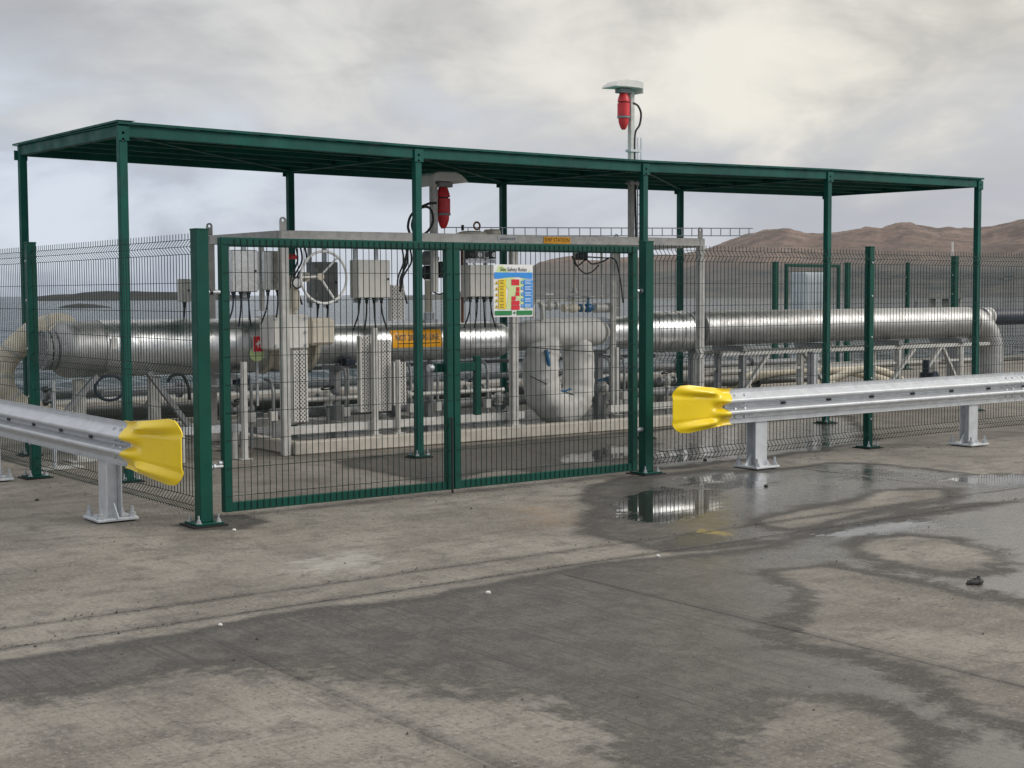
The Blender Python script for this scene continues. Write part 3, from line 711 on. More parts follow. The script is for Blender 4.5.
# ------------------------------------------------------------------ guardrails
WP = [(0.155, .012), (.145, .0), (.118, .0), (.068, .072), (.058, .080), (.046, .080), (.036, .072), (.012, .006), (0, .0)]
WP = [(-z, q) for z, q in WP[:-1]] + [(z, q) for z, q in WP[::-1]]          # W profile: (height, outward)
WP = sorted(WP)
def w_beam(par, p, d, o, L, zc, name='rail_beam'):
    """W-profile rail: starts at p, runs along d for L, humps towards o"""
    p, d, o = Vector((*p, 0)), Vector((*d, 0)), Vector((*o, 0)); vs = []; n = len(WP)
    for s, t in ((0, 0), (L, 0), (0, -.005), (L, -.005)):
        for z, q in WP: vs.append(p + d * s + o * (q + t) + Vector((0, 0, zc + z)))
    fs = [(i, i + 1, n + i + 1, n + i) for i in range(n - 1)] + [(2 * n + i, 3 * n + i, 3 * n + i + 1, 2 * n + i + 1) for i in range(n - 1)]
    fs += [(i, 2 * n + i, 2 * n + i + 1, i + 1) for i in range(n - 1)] + [(n + i, n + i + 1, 3 * n + i + 1, 3 * n + i) for i in range(n - 1)]
    fs += [(0, n, 3 * n, 2 * n), (n - 1, 3 * n - 1, 4 * n - 1, 2 * n - 1)]
    m = MB(); m.add(vs, fs); b_ = m.build(name, rail_m, par, autosmooth=30)
    return b_
def guardrail(lab, start, d, o, posts, L, LE=.66):
    g = thing('guardrail', lab, 'guardrail', (start[0], start[1], 0), 'galvanised guardrails in front of the fence')
    dv, ov = Vector((*d, 0)), Vector((*o, 0)); st = Vector((*start, 0)); zc = .59
    s = 0; k_ = 0
    while s < L - .1:
        w_beam(g, st + dv * s if False else (st + dv * s).xy, d, (ov).xy, min(4.32, L - s), zc); s += 4.315
    # splice bolts and slots
    for s0 in [.10, .22] + [4.32 - .09, 4.32 + .09, 4.32 - .2, 4.32 + .2] + [8.64 - .09, 8.64 + .09]:
        if s0 > L: continue
        for z, q in ((.095, .034), (.024, .034), (-.024, .034), (-.095, .034)):
            m = MB(); m.lathe(st + dv * s0 + ov * (q - .004) + Vector((0, 0, zc + z)), (ov + Vector((0, 0, .35 * (1 if z > 0 else -1) * (1 if abs(z) > .05 else -1)))).normalized(), [(0, .015), (.008, .015), (.014, .008)], 8); m.build('splice_bolt', galv, g)
    s0 = .75
    while s0 < L:
        m = MB(); m.bx((st + dv * s0 + ov * .004 + Vector((0, 0, zc))), (abs(d[0]) * .06 + .012 * abs(d[1]), abs(d[1]) * .06 + .012 * abs(d[0]), .018)); m.build('bolt_slot', black, g); s0 += .62
    for s0 in posts:
        c = st + dv * s0 - ov * .012; w = .15; dep = .11; tt = .008
        # I-section upright: two flanges across the rail line and a web
        m = MB()
        m.bar(c - ov * 0 + Vector((0, 0, .03)), c + Vector((0, 0, .70)), w, tt, ov)
        m.bar(c - ov * dep + Vector((0, 0, .03)), c - ov * dep + Vector((0, 0, .70)), w, tt, ov)
        m.bar(c - ov * dep / 2 + Vector((0, 0, .03)), c - ov * dep / 2 + Vector((0, 0, .70)), tt, dep - tt - .001, ov)
        pst = m.build('post', rail_m, g, .002)
        cc = c - ov * dep / 2
        m = MB(); m.bx(cc + Vector((0, 0, .02)), (.30, .30, .02)); bp = m.build('base_plate', rail_m, pst, .004)
        for sx in (-1, 1):
            for sy in (-1, 1):
                m = MB(); m.lathe(cc + Vector((sx * .115, sy * .115, .03)), (0, 0, 1), [(0, .034), (.008, .034), (.008, .024), (.034, .024), (.036, .013), (.075, .012)], 6, False); m.build('anchor_bolt', galv, pst)
        for a in (-1, 1):
            m = MB(); m.prism([(0, 0), (.09, 0), (0, .10)], cc + dv * (a * (w / 2 + .002)) + Vector((0, 0, .031)), dv * a, (0, 0, 1), ov * .008); m.build('gusset', rail_m, pst)
    # yellow fishtail end: overlaps the rail with a fork, flares and flattens outwards
    nu, nv = 22, 28; vs = []
    for iu in range(nu + 1):
        u = iu / nu
        for iv in range(nv + 1):
            v = iv / nv * 2 - 1
            fork = .085 * (1 - min(1, abs(v) / .62)) ** .8 if abs(v) < .62 else .0
            # start edge: forked round the valley of the W; end edge: rounded corners
            s_start = .05 - fork + .03 * max(0, abs(v) - .8) / .2
            corner = max(0, abs(v) - .48) / .52
            s_end = -LE + .17 * (1 - math.sqrt(max(0, 1 - corner * corner)))
            s_ = s_start + (s_end - s_start) * u
            t = max(0., min(1., (-s_) / LE)) if s_ < 0 else 0
            half = .162 + .072 * (t ** 1.2)
            z = v * half
            zz = abs(v) * .155
            q = np.interp(zz, [w_[0] for w_ in WP if w_[0] >= 0], [w_[1] for w_ in WP if w_[0] >= 0])
            amp = .10 + .90 * (1 - t) ** 1.3
            bl = max(0., min(1., (t - .05) / .30)); bl = bl * bl * (3 - 2 * bl)
            av = abs(v); lobe = .058 * math.exp(-((av - .74) / .17) ** 2) * (1 - .92 * t * t) + (.010 if av < .42 else .010 * max(0, 1 - (av - .42) / .08)) + .012
            off = q * (1 - bl) + lobe * bl + .007 - .06 * t * t - .0 * t
            ridge = 0.
            vs.append(st + dv * s_ + ov * (off + ridge * .5) + Vector((0, 0, zc + z)))
    n = nv + 1; N = len(vs); vs2 = vs + [v - ov * .008 for v in vs]
    fs = []
    for i in range(nu):
        for j in range(nv):
            a, b_, c_, e = i * n + j, i * n + j + 1, (i + 1) * n + j + 1, (i + 1) * n + j
            fs.append((a, b_, c_, e)); fs.append((N + a, N + e, N + c_, N + b_))
    for i in range(nu): fs.append((i * n, (i + 1) * n, N + (i + 1) * n, N + i * n)); fs.append((i * n + nv, N + i * n + nv, N + (i + 1) * n + nv, (i + 1) * n + nv))
    for j in range(nv): fs.append((j, N + j, N + j + 1, j + 1)); fs.append((nu * n + j, nu * n + j + 1, N + nu * n + j + 1, N + nu * n + j))
    m = MB(); m.add(vs2, fs, True); m.build('end_cap', yellow, g, autosmooth=50)
    return g
# left rail runs back along Y (towards the sea), right rail along X
guardrail('galvanised guardrail on the left, running away beside the left fence', (-.99, -2.56), (0, 1), (-1, 0), (.58, 3.35, 5.8), 8.4, .74)
guardrail('galvanised guardrail on the right, in front of the right fence', (4.43, -2.74), (1, 0), (0, -1), (.48, 3.62, 7.4), 9.6, .59)

# ================================================================== PIPEWORK INSIDE THE CAGE
# concrete bund kerb round the pipework
mb = MB()
for i in range(6): mb.box((2.06 + i * 1.9, .85, .003), (2.06 + i * 1.9 + 1.894, 1.0, .135))
mb.build('bund_kerb', conc_k, None, .012, kind='structure')
mb = MB(); mb.box((2.06, 1.003, .003), (2.2, 4.4, .13)); mb.box((2.06, 4.403, .003), (13.4, 4.55, .13)); mb.build('bund_kerb', conc_k, None, .012, kind='structure')
mb = MB(); mb.box((2.22, 1.01, .002), (13.4, 4.39, .03)); mb.build('bund_floor', plain('bund_floor', (.13, .125, .115), .45, 0, .3, 3, .2, 50, .3), None, kind='structure')

# ---- skid frame
sk = thing('skid_frame', 'weathered galvanised lifting frame around the valves inside the canopy', 'frame', (4.8, 1.7, 0))
FP = [(2.0, .93), (4.84, .95), (7.66, .93)]; RP = [(1.92, 2.45), (7.62, 2.45)]
for (x, y), z0, z1 in zip(FP, (.004, .136, .136), (2.23, 2.13, 2.26)):
    m = MB(); m.box((x - .04, y - .04, z0), (x + .04, y + .04, z1)); p = m.build('upright', galv_w, sk, .004)
    if x > 2.5:
        m = MB(); m.box((x - .09, y - .08, z0 + .001), (x + .09, y + .09, z0 + .014)); m.build('foot_plate', galv_w, p)
for x, y in RP:
    m = MB(); m.box((x - .04, y - .04, .035), (x + .04, y + .04, 2.23)); m.build('upright', galv_w, sk, .004)
def beam(name, a, b, w, h, par, mat=None, bev=.003):
    m = MB(); m.bar(a, b, w, h); return m.build(name, mat or galv_w, par, bev)
beam('top_beam', (2.042, .93, 2.185), (7.618, .93, 2.215), .07, .095, sk)
beam('top_beam', (1.962, 2.45, 2.185), (7.58, 2.45, 2.2), .07, .095, sk)
beam('top_beam', (1.985, .972, 2.185), (1.93, 2.408, 2.185), .07, .095, sk)
beam('top_beam', (7.655, .972, 2.2), (7.625, 2.408, 2.2), .07, .095, sk)
beam('bottom_beam', (2.042, 1.06, .235), (5.05, 1.06, .24), .06, .08, sk); beam('bottom_beam', (6.32, 1.06, .24), (7.60, 1.06, .245), .06, .08, sk)
beam('bottom_beam', (1.962, 2.45, .20), (7.58, 2.45, .20), .07, .09, sk)
for x in (3.0, 4.0, 6.9):
    beam('tie_beam', (x, 1.092, .22), (x, 2.412, .20), .05, .06, sk)
def lug(x, y, z, par, ax=(0, 1, 0)):
    # flat tongue with a hole
    n = 14; vs = []; fs = []; outl = [(-.035, 0), (-.035, .10)] + [(.035 * -math.cos(PI * i / 8), .10 + .035 * math.sin(PI * i / 8)) for i in range(1, 8)] + [(.035, .10), (.035, 0)]
    hol = [(.016 * math.cos(2 * PI * i / n), .10 + .016 * math.sin(2 * PI * i / n)) for i in range(n)]
    bm = bmesh.new()
    for t in (0, .012):
        pass
    bm.free()
    mb = MB(); c = Vector((x, y, z))
    # body built as a fan of quads between the outline and the hole
    M = 28; O_ = []
    def pt(P, s):
        L = [0]; 
        for a, b in zip(P, P[1:] + P[:1]): L.append(L[-1] + math.dist(a, b))
        s = s * L[-1]
        for i in range(len(P)):
            if s <= L[i + 1] + 1e-9:
                t = (s - L[i]) / max(1e-9, L[i + 1] - L[i]); a, b = P[i], P[(i + 1) % len(P)]; return (a[0] + (b[0] - a[0]) * t, a[1] + (b[1] - a[1]) * t)
        return P[0]
    oc = [pt(outl, i / M) for i in range(M)]
    hc_ = []
    for (u, v) in oc:
        a = math.atan2(v - .10, u); hc_.append((.016 * math.cos(a), .10 + .016 * math.sin(a)))
    for t in (-.007, .007):
        vs += [c + Vector((u, t, v)) for u, v in oc] + [c + Vector((u, t, v)) for u, v in hc_]
    for i in range(M):
        j = (i + 1) % M
        fs += [(i, j, M + j, M + i), (2 * M + i, 3 * M + i, 3 * M + j, 2 * M + j), (i, 2 * M + i, 2 * M + j, j), (M + i, M + j, 3 * M + j, 3 * M + i)]
    mb.add(vs, fs); return mb.build('lifting_lug', galv_w, par)
for x, y, z in ((2.0, .93, 2.232), (1.92, 2.45, 2.234), (7.66, .93, 2.262), (7.62, 2.45, 2.234)): lug(x, y, z, sk)
# legend plate fixed to the front beam
sp = thing('legend_plate', 'orange plate lettered SHIP STATION fixed to the top beam of the frame', 'sign', (5.4, .89, 2.15))
OS = Vector((5.41, .892, 2.197))
plate(sp, 'plate', orange, -.19, -.037, .19, .037, 0, OS, .003, Vector((1, 0, 0)))
text_mesh('SHIP STATION', .06, OS + TH * .0035, Vector((1, 0, 0)), V_, .0004, 'lettering', blk_print, sp, .35)

# ---- pipes
def shell(par, x0, x1, y, z, r, mat=None, name='cladding', n=36, dz=0., lip=.004):
    m = MB(); m.lathe((x0, y, z), (1, 0, dz), [(0, r - .012), (0, r), (x1 - x0, r), (x1 - x0, r - .012)], n)
    return m.build(name, mat or clad, par, autosmooth=30)
def band(par, x, y, z, r, w=.02, mat=None):
    m = MB(); m.lathe((x - w / 2, y, z), (1, 0, 0), [(0, r - .01), (0, r + .004), (w, r + .004), (w, r - .01)], 36); return m.build('band', mat or steel, par, autosmooth=30)
PY_, PZ_ = 1.75, 1.085
lp = thing('insulated_pipe', 'thick silver insulated pipe at the left with crumpled end, behind the left fence', 'pipe', (1.1, PY_, .8))
xs = [.13, .42, .74, 1.5, 2.12]
for a, b_ in zip(xs[:-1], xs[1:]):
    shell(lp, a, b_ - .004, PY_, PZ_, .277 if a > .4 else .272, clad if a > .4 else clad2); band(lp, b_ - .004, PY_, PZ_, .277)
m = MB(); m.lathe((.128, PY_, PZ_), (-1, 0, 0), [(0, .272), (.05, .268), (.10, .25), (.14, .215), (.16, .17), (.16, .02)], 30); m.build('end_cap', clad2, lp)
m = MB(); m.lathe((-.035, PY_, PZ_), (-1, 0, 0), [(0, .19), (.045, .19), (.045, .14), (.06, .14), (.06, .19), (.105, .19), (.105, .12)], 26); fl_ = m.build('hose_flange', grp_d, lp)
for i in range(10):
    a = 2 * PI * i / 10; m = MB(); m.cyl((-.15, PY_ + .168 * math.cos(a), PZ_ + .168 * math.sin(a)), (-.02, PY_ + .168 * math.cos(a), PZ_ + .168 * math.sin(a)), .014, 6); m.build('flange_bolt', galv, fl_)
m = MB(); m.prism([(-.03, -.06), (.03, -.05), (.035, .05), (-.02, .065)], (.46, PY_ - .285, PZ_ + .06), (1, 0, 0), (0, 0, 1), (0, .006, 0)); m.build('tape_patch', white_p, lp)
mp = thing('insulated_pipe', 'silver insulated pipe in the middle with the orange lettered label', 'pipe', (3.7, PY_, .86))
xs = [2.72, 3.311, 3.705, 4.711, 5.106]
for a, b_ in zip(xs[:-1], xs[1:]):
    shell(mp, a, b_ - .004, PY_, 1.068, .212); band(mp, b_ - .004, PY_, 1.068, .212)
m = MB(); m.lathe((xs[-1], PY_, 1.068), (1, 0, 0), [(0, .214), (.08, .206), (.16, .178), (.20, .14), (.60, .14), (.60, .02)], 30); m.build('end_cap', clad, mp)
# printed label wrapped on the pipe
LA = Vector((0, PY_, 1.068)); RL = .2145
def wrap(par, name, mat, x0, x1, a0, a1, r, th=.0015, n=8):
    m = MB(); vs = []; fs = []
    for i in range(n + 1):
        a = math.radians(a0 + (a1 - a0) * i / n)
        for x in (x0, x1):
            for rr in (r, r + th): vs.append((x, LA.y - rr * math.cos(a), LA.z + rr * math.sin(a)))
    for i in range(n):
        b = i * 4
        fs += [(b, b + 4, b + 6, b + 2), (b + 1, b + 3, b + 7, b + 5), (b, b + 1, b + 5, b + 4), (b + 2, b + 6, b + 7, b + 3)]
    fs += [(0, 2, 3, 1), (n * 4, n * 4 + 1, n * 4 + 3, n * 4 + 2)]
    m.add(vs, fs); return m.build(name, mat, par)
LX0, LX1 = 3.627, 4.282
lb = wrap(mp, 'pipe_label', orange, LX0, LX1, -14, 40, RL)
wrap(lb, 'flow_line', blk_print, LX0 + .06, LX1 - .03, -3.5, -1.2, RL + .0016, .0008, 2)
t_ = text_mesh('NOT 200  GAS LINE', .095, ((LX0 + LX1) / 2, PY_ - RL - .004, 1.068 + .055), Vector((1, 0, 0)), Vector((0, .28, .96)), .0004, 'lettering', blk_print, lb, .56)
rp = thing('insulated_pipe', 'long silver insulated pipe on the right with its mitred bend down at the far end', 'pipe', (11, PY_, .9))
RZ = 1.14; xs = [8.396, 8.75, 9.5, 10.45, 11.4, 12.35, 13.3, 14.10]
for a, b_ in zip(xs[:-1], xs[1:]):
    shell(rp, a, b_ - .003, PY_, RZ, .228, clad2); band(rp, b_ - .003, PY_, RZ, .227, .012)
# mitred bend: gores
def gore(par, c0, c1, d0, d1, r, mat):
    m = MB(); n = 30; vs = []
    for c, d in ((c0, d0), (c1, d1)):
        d = Vector(d).normalized(); y = Vector((0, 1, 0)); x = y.cross(d)
        for j in range(n): t = 2 * PI * j / n; vs.append(Vector(c) + y * (math.cos(t) * r) + x * (math.sin(t) * r))
    m.add(vs, [(j, (j + 1) % n, n + (j + 1) % n, n + j) for j in range(n)], True); return m.build('bend_gore', mat, par)
Rb = .50; cen = Vector((14.10, PY_, RZ - Rb))
for i in range(5):
    a0, a1 = PI / 2 - i * PI / 10, PI / 2 - (i + 1) * PI / 10
    gore(rp, cen + Vector((math.cos(a0), 0, math.sin(a0))) * Rb, cen + Vector((math.cos(a1), 0, math.sin(a1))) * Rb, (math.sin(a0), 0, -math.cos(a0)), (math.sin(a1), 0, -math.cos(a1)), .236, clad2)
m = MB(); m.lathe((14.10 + Rb, PY_, RZ - Rb), (0, 0, -1), [(0, .236), (.62, .236), (.62, .05)], 30); m.build('down_leg', clad2, rp)
# shiny domed strainer cover left of the long pipe
sc = thing('valve_cover', 'shiny dented sheet metal cover with raised bands behind the right gate post', 'pipe cover', (7.0, PY_, .85))
for a, b_, r_ in ((6.789, 7.362 - .004, .205), (7.362, 7.767 - .004, .262), (7.767, 8.149, .262)):
    shell(sc, a, b_, PY_, 1.11, r_)
m = MB(); m.lathe((8.149 + .004, PY_, 1.11), (1, 0, 0), [(0, .262), (.08, .24), (.14, .19), (.17, .15), (.26, .15), (.26, .05)], 30); m.build('end_cone', clad2, sc)
for x in (7.362, 7.546, 7.767, 7.957, 8.149): band(sc, x, PY_, 1.11, .264, .016)

# ---- padded insulation jacket round a U bend
uj = thing('insulation_jacket', 'bulky off-white padded insulation jacket round a U bend, tied with blue rope', 'insulation', (5.55, 1.6, .15))
def lumpy(pts, rs, name, par, n=22, amp=.018, seed=0.):
    m = MB(); pts = catmull(pts, 7); ri = np.interp(np.linspace(0, 1, len(pts)), np.linspace(0, 1, len(rs)), rs)
    m.tube(pts, list(ri), n)
    m.v = [tuple(Vector(v) + (Vector(v) - min(pts, key=lambda q: (q - Vector(v)).length)).normalized() * amp * mnoise.fractal((v[0] * 7, v[1] * 7, v[2] * 11 + seed), 1, 2, 4)) for v in m.v]
    return m.build(name, jacket, par, autosmooth=60)
UY = 1.55
lumpy([(5.421, UY + .12, 1.13), (5.568, UY + .02, 1.13), (5.971, UY - .03, 1.135), (6.463, UY + .02, 1.14), (6.716, UY + .14, 1.12)], [.13, .172, .178, .17, .13], 'top_wrap', uj, seed=1)
lumpy([(5.745, 1.550, 1.079), (5.677, 1.520, 0.882), (5.645, 1.500, 0.613), (5.681, 1.470, 0.402), (5.851, 1.440, 0.254), (6.048, 1.440, 0.280), (6.179, 1.470, 0.451), (6.221, 1.520, 0.735), (6.230, 1.550, 1.069)], [.19, .205, .215, .215, .205, .205, .195, .185, .17], 'u_bend_wrap', uj, seed=5, amp=.032)
for q, (a, b_) in enumerate((((5.304, 1.300, 0.991), (6.457, 1.300, 0.902)), ((5.347, 1.320, 0.656), (5.727, 1.320, 0.501)), ((5.794, 1.330, 0.475), (6.342, 1.330, 0.308)))):
    m = MB(); m.tube(catmull([a, Vector(a).lerp(Vector(b_), .5) + Vector((0, -.025, -.01)), b_], 6), .006, 5); m.build('lacing_cord', black, uj)
rope = thing('blue_rope', 'short blue rope looped in the gap of the padded jacket', 'rope', (5.638, 1.320, 0.598))
m = MB(); m.tube(catmull([(5.633, 1.330, 0.924), (5.595, 1.320, 0.809), (5.616, 1.310, 0.658), (5.689, 1.310, 0.527), (5.808, 1.310, 0.463), (5.951, 1.320, 0.480)], 6), .011, 6); m.build('rope_strand', blue_p, rope)
m = MB(); m.tube([(5.581, 1.320, 0.949), (5.616, 1.310, 0.762)], .025, 8); m.build('knot', blue_p, rope)

# ---- main isolating valve with handwheel
vv = thing('isolating_valve', 'cream isolating valve with a big white spoked handwheel', 'valve', (2.4, 1.6, .75))
m = MB(); m.lathe((2.125, PY_, 1.08), (1, 0, 0), [(0, .22), (0, .30), (.05, .30), (.05, .22), (.12, .23), (.22, .27), (.34, .27), (.46, .23), (.52, .21), (.52, .29), (.575, .29), (.575, .20)], 32); vb = m.build('body', cream, vv)
for i in range(12):
    a = 2 * PI * (i + .5) / 12
    for x in (2.11, 2.64):
        m = MB(); m.cyl((x, PY_ + .262 * math.cos(a), 1.08 + .262 * math.sin(a)), (x + .075, PY_ + .262 * math.cos(a), 1.08 + .262 * math.sin(a)), .015, 6); m.build('flange_bolt', galv, vb)
m = MB(); m.box((1.98, 1.16, 1.045), (2.40, 1.44, 1.40)); gb = m.build('gearbox', white_p, vv, .02)
m = MB(); m.box((2.43, 1.18, 1.08), (2.72, 1.5, 1.36)); m.build('actuator_housing', cream, vv, .03)
for x, z in ((2.02, 1.09), (2.36, 1.09), (2.02, 1.36), (2.36, 1.36), (2.36, 1.22)):
    m = MB(); m.lathe((x, 1.16, z), (0, -1, 0), [(0, .016), (.012, .016)], 6, False); m.build('cover_bolt', galv, gb)
m = MB(); m.cyl((2.33, 1.46, 1.40), (2.33, 1.46, 1.62), .06, 14); m.cyl((2.33, 1.46, 1.62), (2.33, 1.46, 1.74), .085, 14); m.cyl((2.33, 1.46, 1.741), (2.33, 1.46, 1.80), .05, 14); m.build('stem_column', cream, vv)
HW = Vector((2.481, 0.980, 1.773))
hw = ring(HW, (0, 1, 0), .262, .014, 40, 8).build('handwheel', white_pr, vv)
hub = HW + Vector((0, .09, .01))
for a in (52, -62, 180):
    m = MB(); e = HW + Vector((math.cos(math.radians(a)) * .255, 0, math.sin(math.radians(a)) * .255)); m.tube([hub, e], .011, 6); m.build('spoke', white_pr, hw)
m = MB(); m.lathe(hub + Vector((0, -.03, 0)), (0, 1, 0), [(0, .02), (.0, .038), (.06, .038), (.06, .024), (.30, .024), (.30, .05), (.40, .05)], 14); m.build('hub', cream, hw)

# ---- enclosures
def box_unit(lab, x0, x1, z0, z1, y, dep, mat, nglands=3, strut=True, door=True, group='instrument enclosures on the frame', gm=black):
    t = thing('junction_box', lab, 'enclosure', ((x0 + x1) / 2, y + dep / 2, z0), group)
    m = MB(); m.box((x0, y + .012, z0), (x1, y + dep, z1)); m.build('casing', mat, t, .006)
    m = MB(); m.box((x0 + .004, y, z0 + .004), (x1 - .004, y + .010, z1 - .004)); d = m.build('door', mat, t, .004)
    for z in (z0 + (z1 - z0) * .2, z0 + (z1 - z0) * .8):
        m = MB(); m.box((x0 + .004, y - .008, z - .02), (x0 + .02, y - .001, z + .02)); m.build('hinge', grp, d)
    m = MB(); m.lathe((x1 - .03, y, (z0 + z1) / 2), (0, -1, 0), [(0, .012), (.008, .012)], 8); m.build('lock', black, d)
    for i in range(nglands):
        x = x0 + (x1 - x0) * (i + .7) / (nglands + .4)
        m = MB(); m.lathe((x, y + dep * .5, z0), (0, 0, -1), [(0, .024), (.02, .024), (.02, .017), (.055, .017), (.055, .010), (.07, .009)], 8); m.build('cable_gland', gm, t)
        m = MB(); m.tube(catmull([(x, y + dep * .5, z0 - .07), (x + .01 * (i - 1), y + dep * .55, z0 - .18), (x + .05 * (i - 1), y + dep * .8, z0 - .34)], 5), .009, 5); m.build('cable_tail', gm, t)
    if strut:
        for x in (x0 + (x1 - x0) * .2, x0 + (x1 - x0) * .85):
            m = MB(); m.box((x - .018, y + dep + .003, z0 - .05), (x + .018, y + dep + .035, 2.135)); m.build('mounting_strut', galv, t)
    return t
box_unit('pale steel enclosure at the far left of the frame, left of the thin grey strut', 1.457, 1.734, 1.629, 2.036, .95, .2, steel, 3, True, gm=navy)
box_unit('narrow pale steel enclosure just left of the frame corner upright', 1.845, 2.110, 1.648, 2.033, 1.02, .2, steel, 2, False, gm=navy)
box_unit('dark grey enclosure seen through the white handwheel', 2.668, 2.944, 1.512, 1.943, 1.5, .2, grp_d, 2)
box_unit('square cream grey enclosure right of the handwheel with black cable glands', 2.888, 3.280, 1.563, 1.956, 1.0, .17, grp, 4)
box_unit('cream grey enclosure partly hidden behind the safety board', 4.321, 4.726, 1.567, 1.917, 1.05, .17, grp, 4)
box_unit('small grey box on a thin pole left of the left gate post', 1.348, 1.457, 1.531, 1.765, 1.9, .10, grp, 1, False, group='small boxes left of the frame')

# thin galvanised uprights standing on the bund, each carrying cables
def stand(lab, px_x, y, z0, z1, w=.045, lip=True):
    t = thing('channel_stand', lab, 'stand', (px_x, y, z0), 'galvanised channel stands')
    m = MB(); m.box((px_x - w / 2, y, z0), (px_x + w / 2, y + .006, z1)); m.box((px_x - w / 2, y + .0062, z0), (px_x - w / 2 + .004, y + .045, z1)); m.box((px_x + w / 2 - .004, y + .0062, z0), (px_x + w / 2, y + .045, z1))
    m.build('channel', galv_w, t)
    m = MB(); m.box((px_x - .06, y - .03, z0 - .008), (px_x + .06, y + .08, z0 - .001)); m.build('foot', galv_w, t)
stand('short grey channel stand left of the frame corner upright', 1.53, .86, .012, 0.953, .05)
stand('pale channel stand between the two middle perforated guards', 3.079, .98, .145, 1.253, .05)
stand('short pale channel stand right of the perforated guards', 3.372, 1.0, .145, 0.912, .035)
stand('thin grey strut between the two steel enclosures at the left', 1.858, 1.1, 1.45, 2.13, .04)
stand('grey strut rising behind the valves near the right gate post', 6.692, 1.4, .145, 2.13, .05)
stand('pale thin stand below the right end of the padded jacket', 6.661, 1.3, .145, .95, .03)

def guard(lab, x0, x1, z0, z1, y):
    """perforated sheet cover: real holes, made as a lattice of diagonal strips, folded edges"""
    t = thing('perforated_guard', lab, 'cable guard', ((x0 + x1) / 2, y, z0), 'perforated cable guards')
    w, h = x1 - x0, z1 - z0; m = MB(); st = .040; s = .0066
    n = int((w + h) / st) + 1
    for i in range(n):
        c = i * st
        for sg in (1, -1):
            # line x - z = const clipped to the sheet
            pts = []
            x_a, z_a = (c, 0) if c <= w else (w, c - w)
            x_b, z_b = (0, c) if c <= h else (c - h, h)
            if math.hypot(x_a - x_b, z_a - z_b) < .012: continue
            f = (lambda x, z: (x0 + x if sg > 0 else x1 - x, y + (0 if sg > 0 else .0016), z0 + z))
            m.bar(f(x_a, z_a), f(x_b, z_b), .0015, s * 1.5, (0, 1, 0)) if False else m.bar(f(x_a, z_a), f(x_b, z_b), s * 1.55, .0015, (0, 1, 0))
    m.build('perforated_sheet', white_p, t, kind='stuff')
    for x in (x0, x1):
        m = MB(); m.box((x - .006, y - .002, z0), (x + .006, y + .07, z1)); m.build('folded_edge', white_p, t)
    m = MB(); m.box((x0 + .007, y + .05, z0 + .01), (x1 - .007, y + .06, z1 - .01)); m.build('back_plate', grp_d, t)
guard('perforated white guard right of the frame corner upright', 2.165, 2.312, 0.318, 1.045, 1.05)
guard('narrow perforated guard left of the pale channel stand', 3.030, 3.157, 0.365, 1.165, 1.2)
guard('perforated guard right of the pale channel stand', 3.195, 3.330, 0.374, 1.122, 1.1)
guard('small perforated guard high beside the square cream enclosure', 3.478, 3.630, 1.314, 1.700, 1.3)
guard('perforated guard low beside the short pale stand', 3.503, 3.643, 0.410, 0.873, 1.3)

# ------------------------------------------------------------------ red flameproof beacons under grey hoods
def beacon(lab, px_, py_, z0, ztop, sgn, w=.06):
    """post with a hood reaching out along X (sgn) and a red torpedo-shaped beacon hung below it"""
    t = thing('warning_beacon', lab, 'beacon', (px_, py_, z0), 'red warning beacons')
    m = MB(); m.box((px_ - w / 2, py_ - w / 2, z0), (px_ + w / 2, py_ + w / 2, ztop - .12)); m.build('post', galv_w, t, .006)
    P = [(-.085, -.155), (-.085, -.035), (-.06, -.012), (0, 0), (.20, .002), (.27, -.02), (.33, -.062), (.365, -.095), (.355, -.103), (.25, -.098), (.19, -.095), (.0, -.095), (-.066, -.10), (-.066, -.155)]
    m = MB(); m.prism([(a * sgn, b) for a, b in P], (px_, py_ - .14, ztop), (1, 0, 0), (0, 0, 1), (0, .28, 0)); m.build('hood', hood_m, t, .008)
    bx_ = px_ + .125 * sgn; z = ztop - .10
    m = MB(); m.box((bx_ - .09, py_ - .06, z - .055), (bx_ + .09, py_ + .06, z - .001)); m.build('hood_bracket', grp_d, t, .006)
    m = MB(); m.lathe((bx_, py_, z - .056), (0, 0, -1), [(0, .044), (.01, .052), (.06, .068), (.10, .076), (.105, .076)], 18); m.lathe((bx_, py_, z - .175), (0, 0, -1), [(0, .072), (.005, .077), (.155, .077), (.16, .072)], 18)
    bd = m.build('beacon_body', red, t)
    m = MB(); m.lathe((bx_, py_, z - .1612), (0, 0, -1), [(0, .058), (.0136, .058)], 16); m.build('seal_ring', black, bd)
    m = MB(); m.lathe((bx_, py_, z - .3352), (0, 0, -1), [(0, .080), (.022, .080), (.024, .07)], 18); m.build('guard_ring', grp_d, bd)
    m = MB(); m.lathe((bx_, py_, z - .358), (0, 0, -1), [(0, .066), (.05, .062), (.11, .042), (.14, .024), (.142, .005)], 18); m.build('beacon_nose', red, bd)
    m = MB(); m.bar((px_ + sgn * w / 2, py_, z - .25), (bx_ - sgn * .078, py_, z - .25), .05, .09); m.build('side_bracket', black, t)
    return t
b1 = beacon('red warning beacon under a grey hood on the tall mast above the canopy', 7.262, 1.75, .04, 4.216, -1, .065)
bxx = 7.262
m = MB(); m.tube(catmull([(7.266, 1.720, 3.950), (7.348, 1.720, 3.919), (7.398, 1.720, 3.825), (7.373, 1.720, 3.687), (7.307, 1.720, 3.597), (7.291, 1.720, 3.436), (7.300, 1.720, 3.005), (7.317, 1.720, 2.263)], 6), .014, 6); m.build('cable', black, b1)
for z in (3.35, 2.95):
    m = MB(); m.box((bxx - .05, 1.70, z), (bxx + .13, 1.80, z + .03)); m.build('pole_clamp', galv, b1)
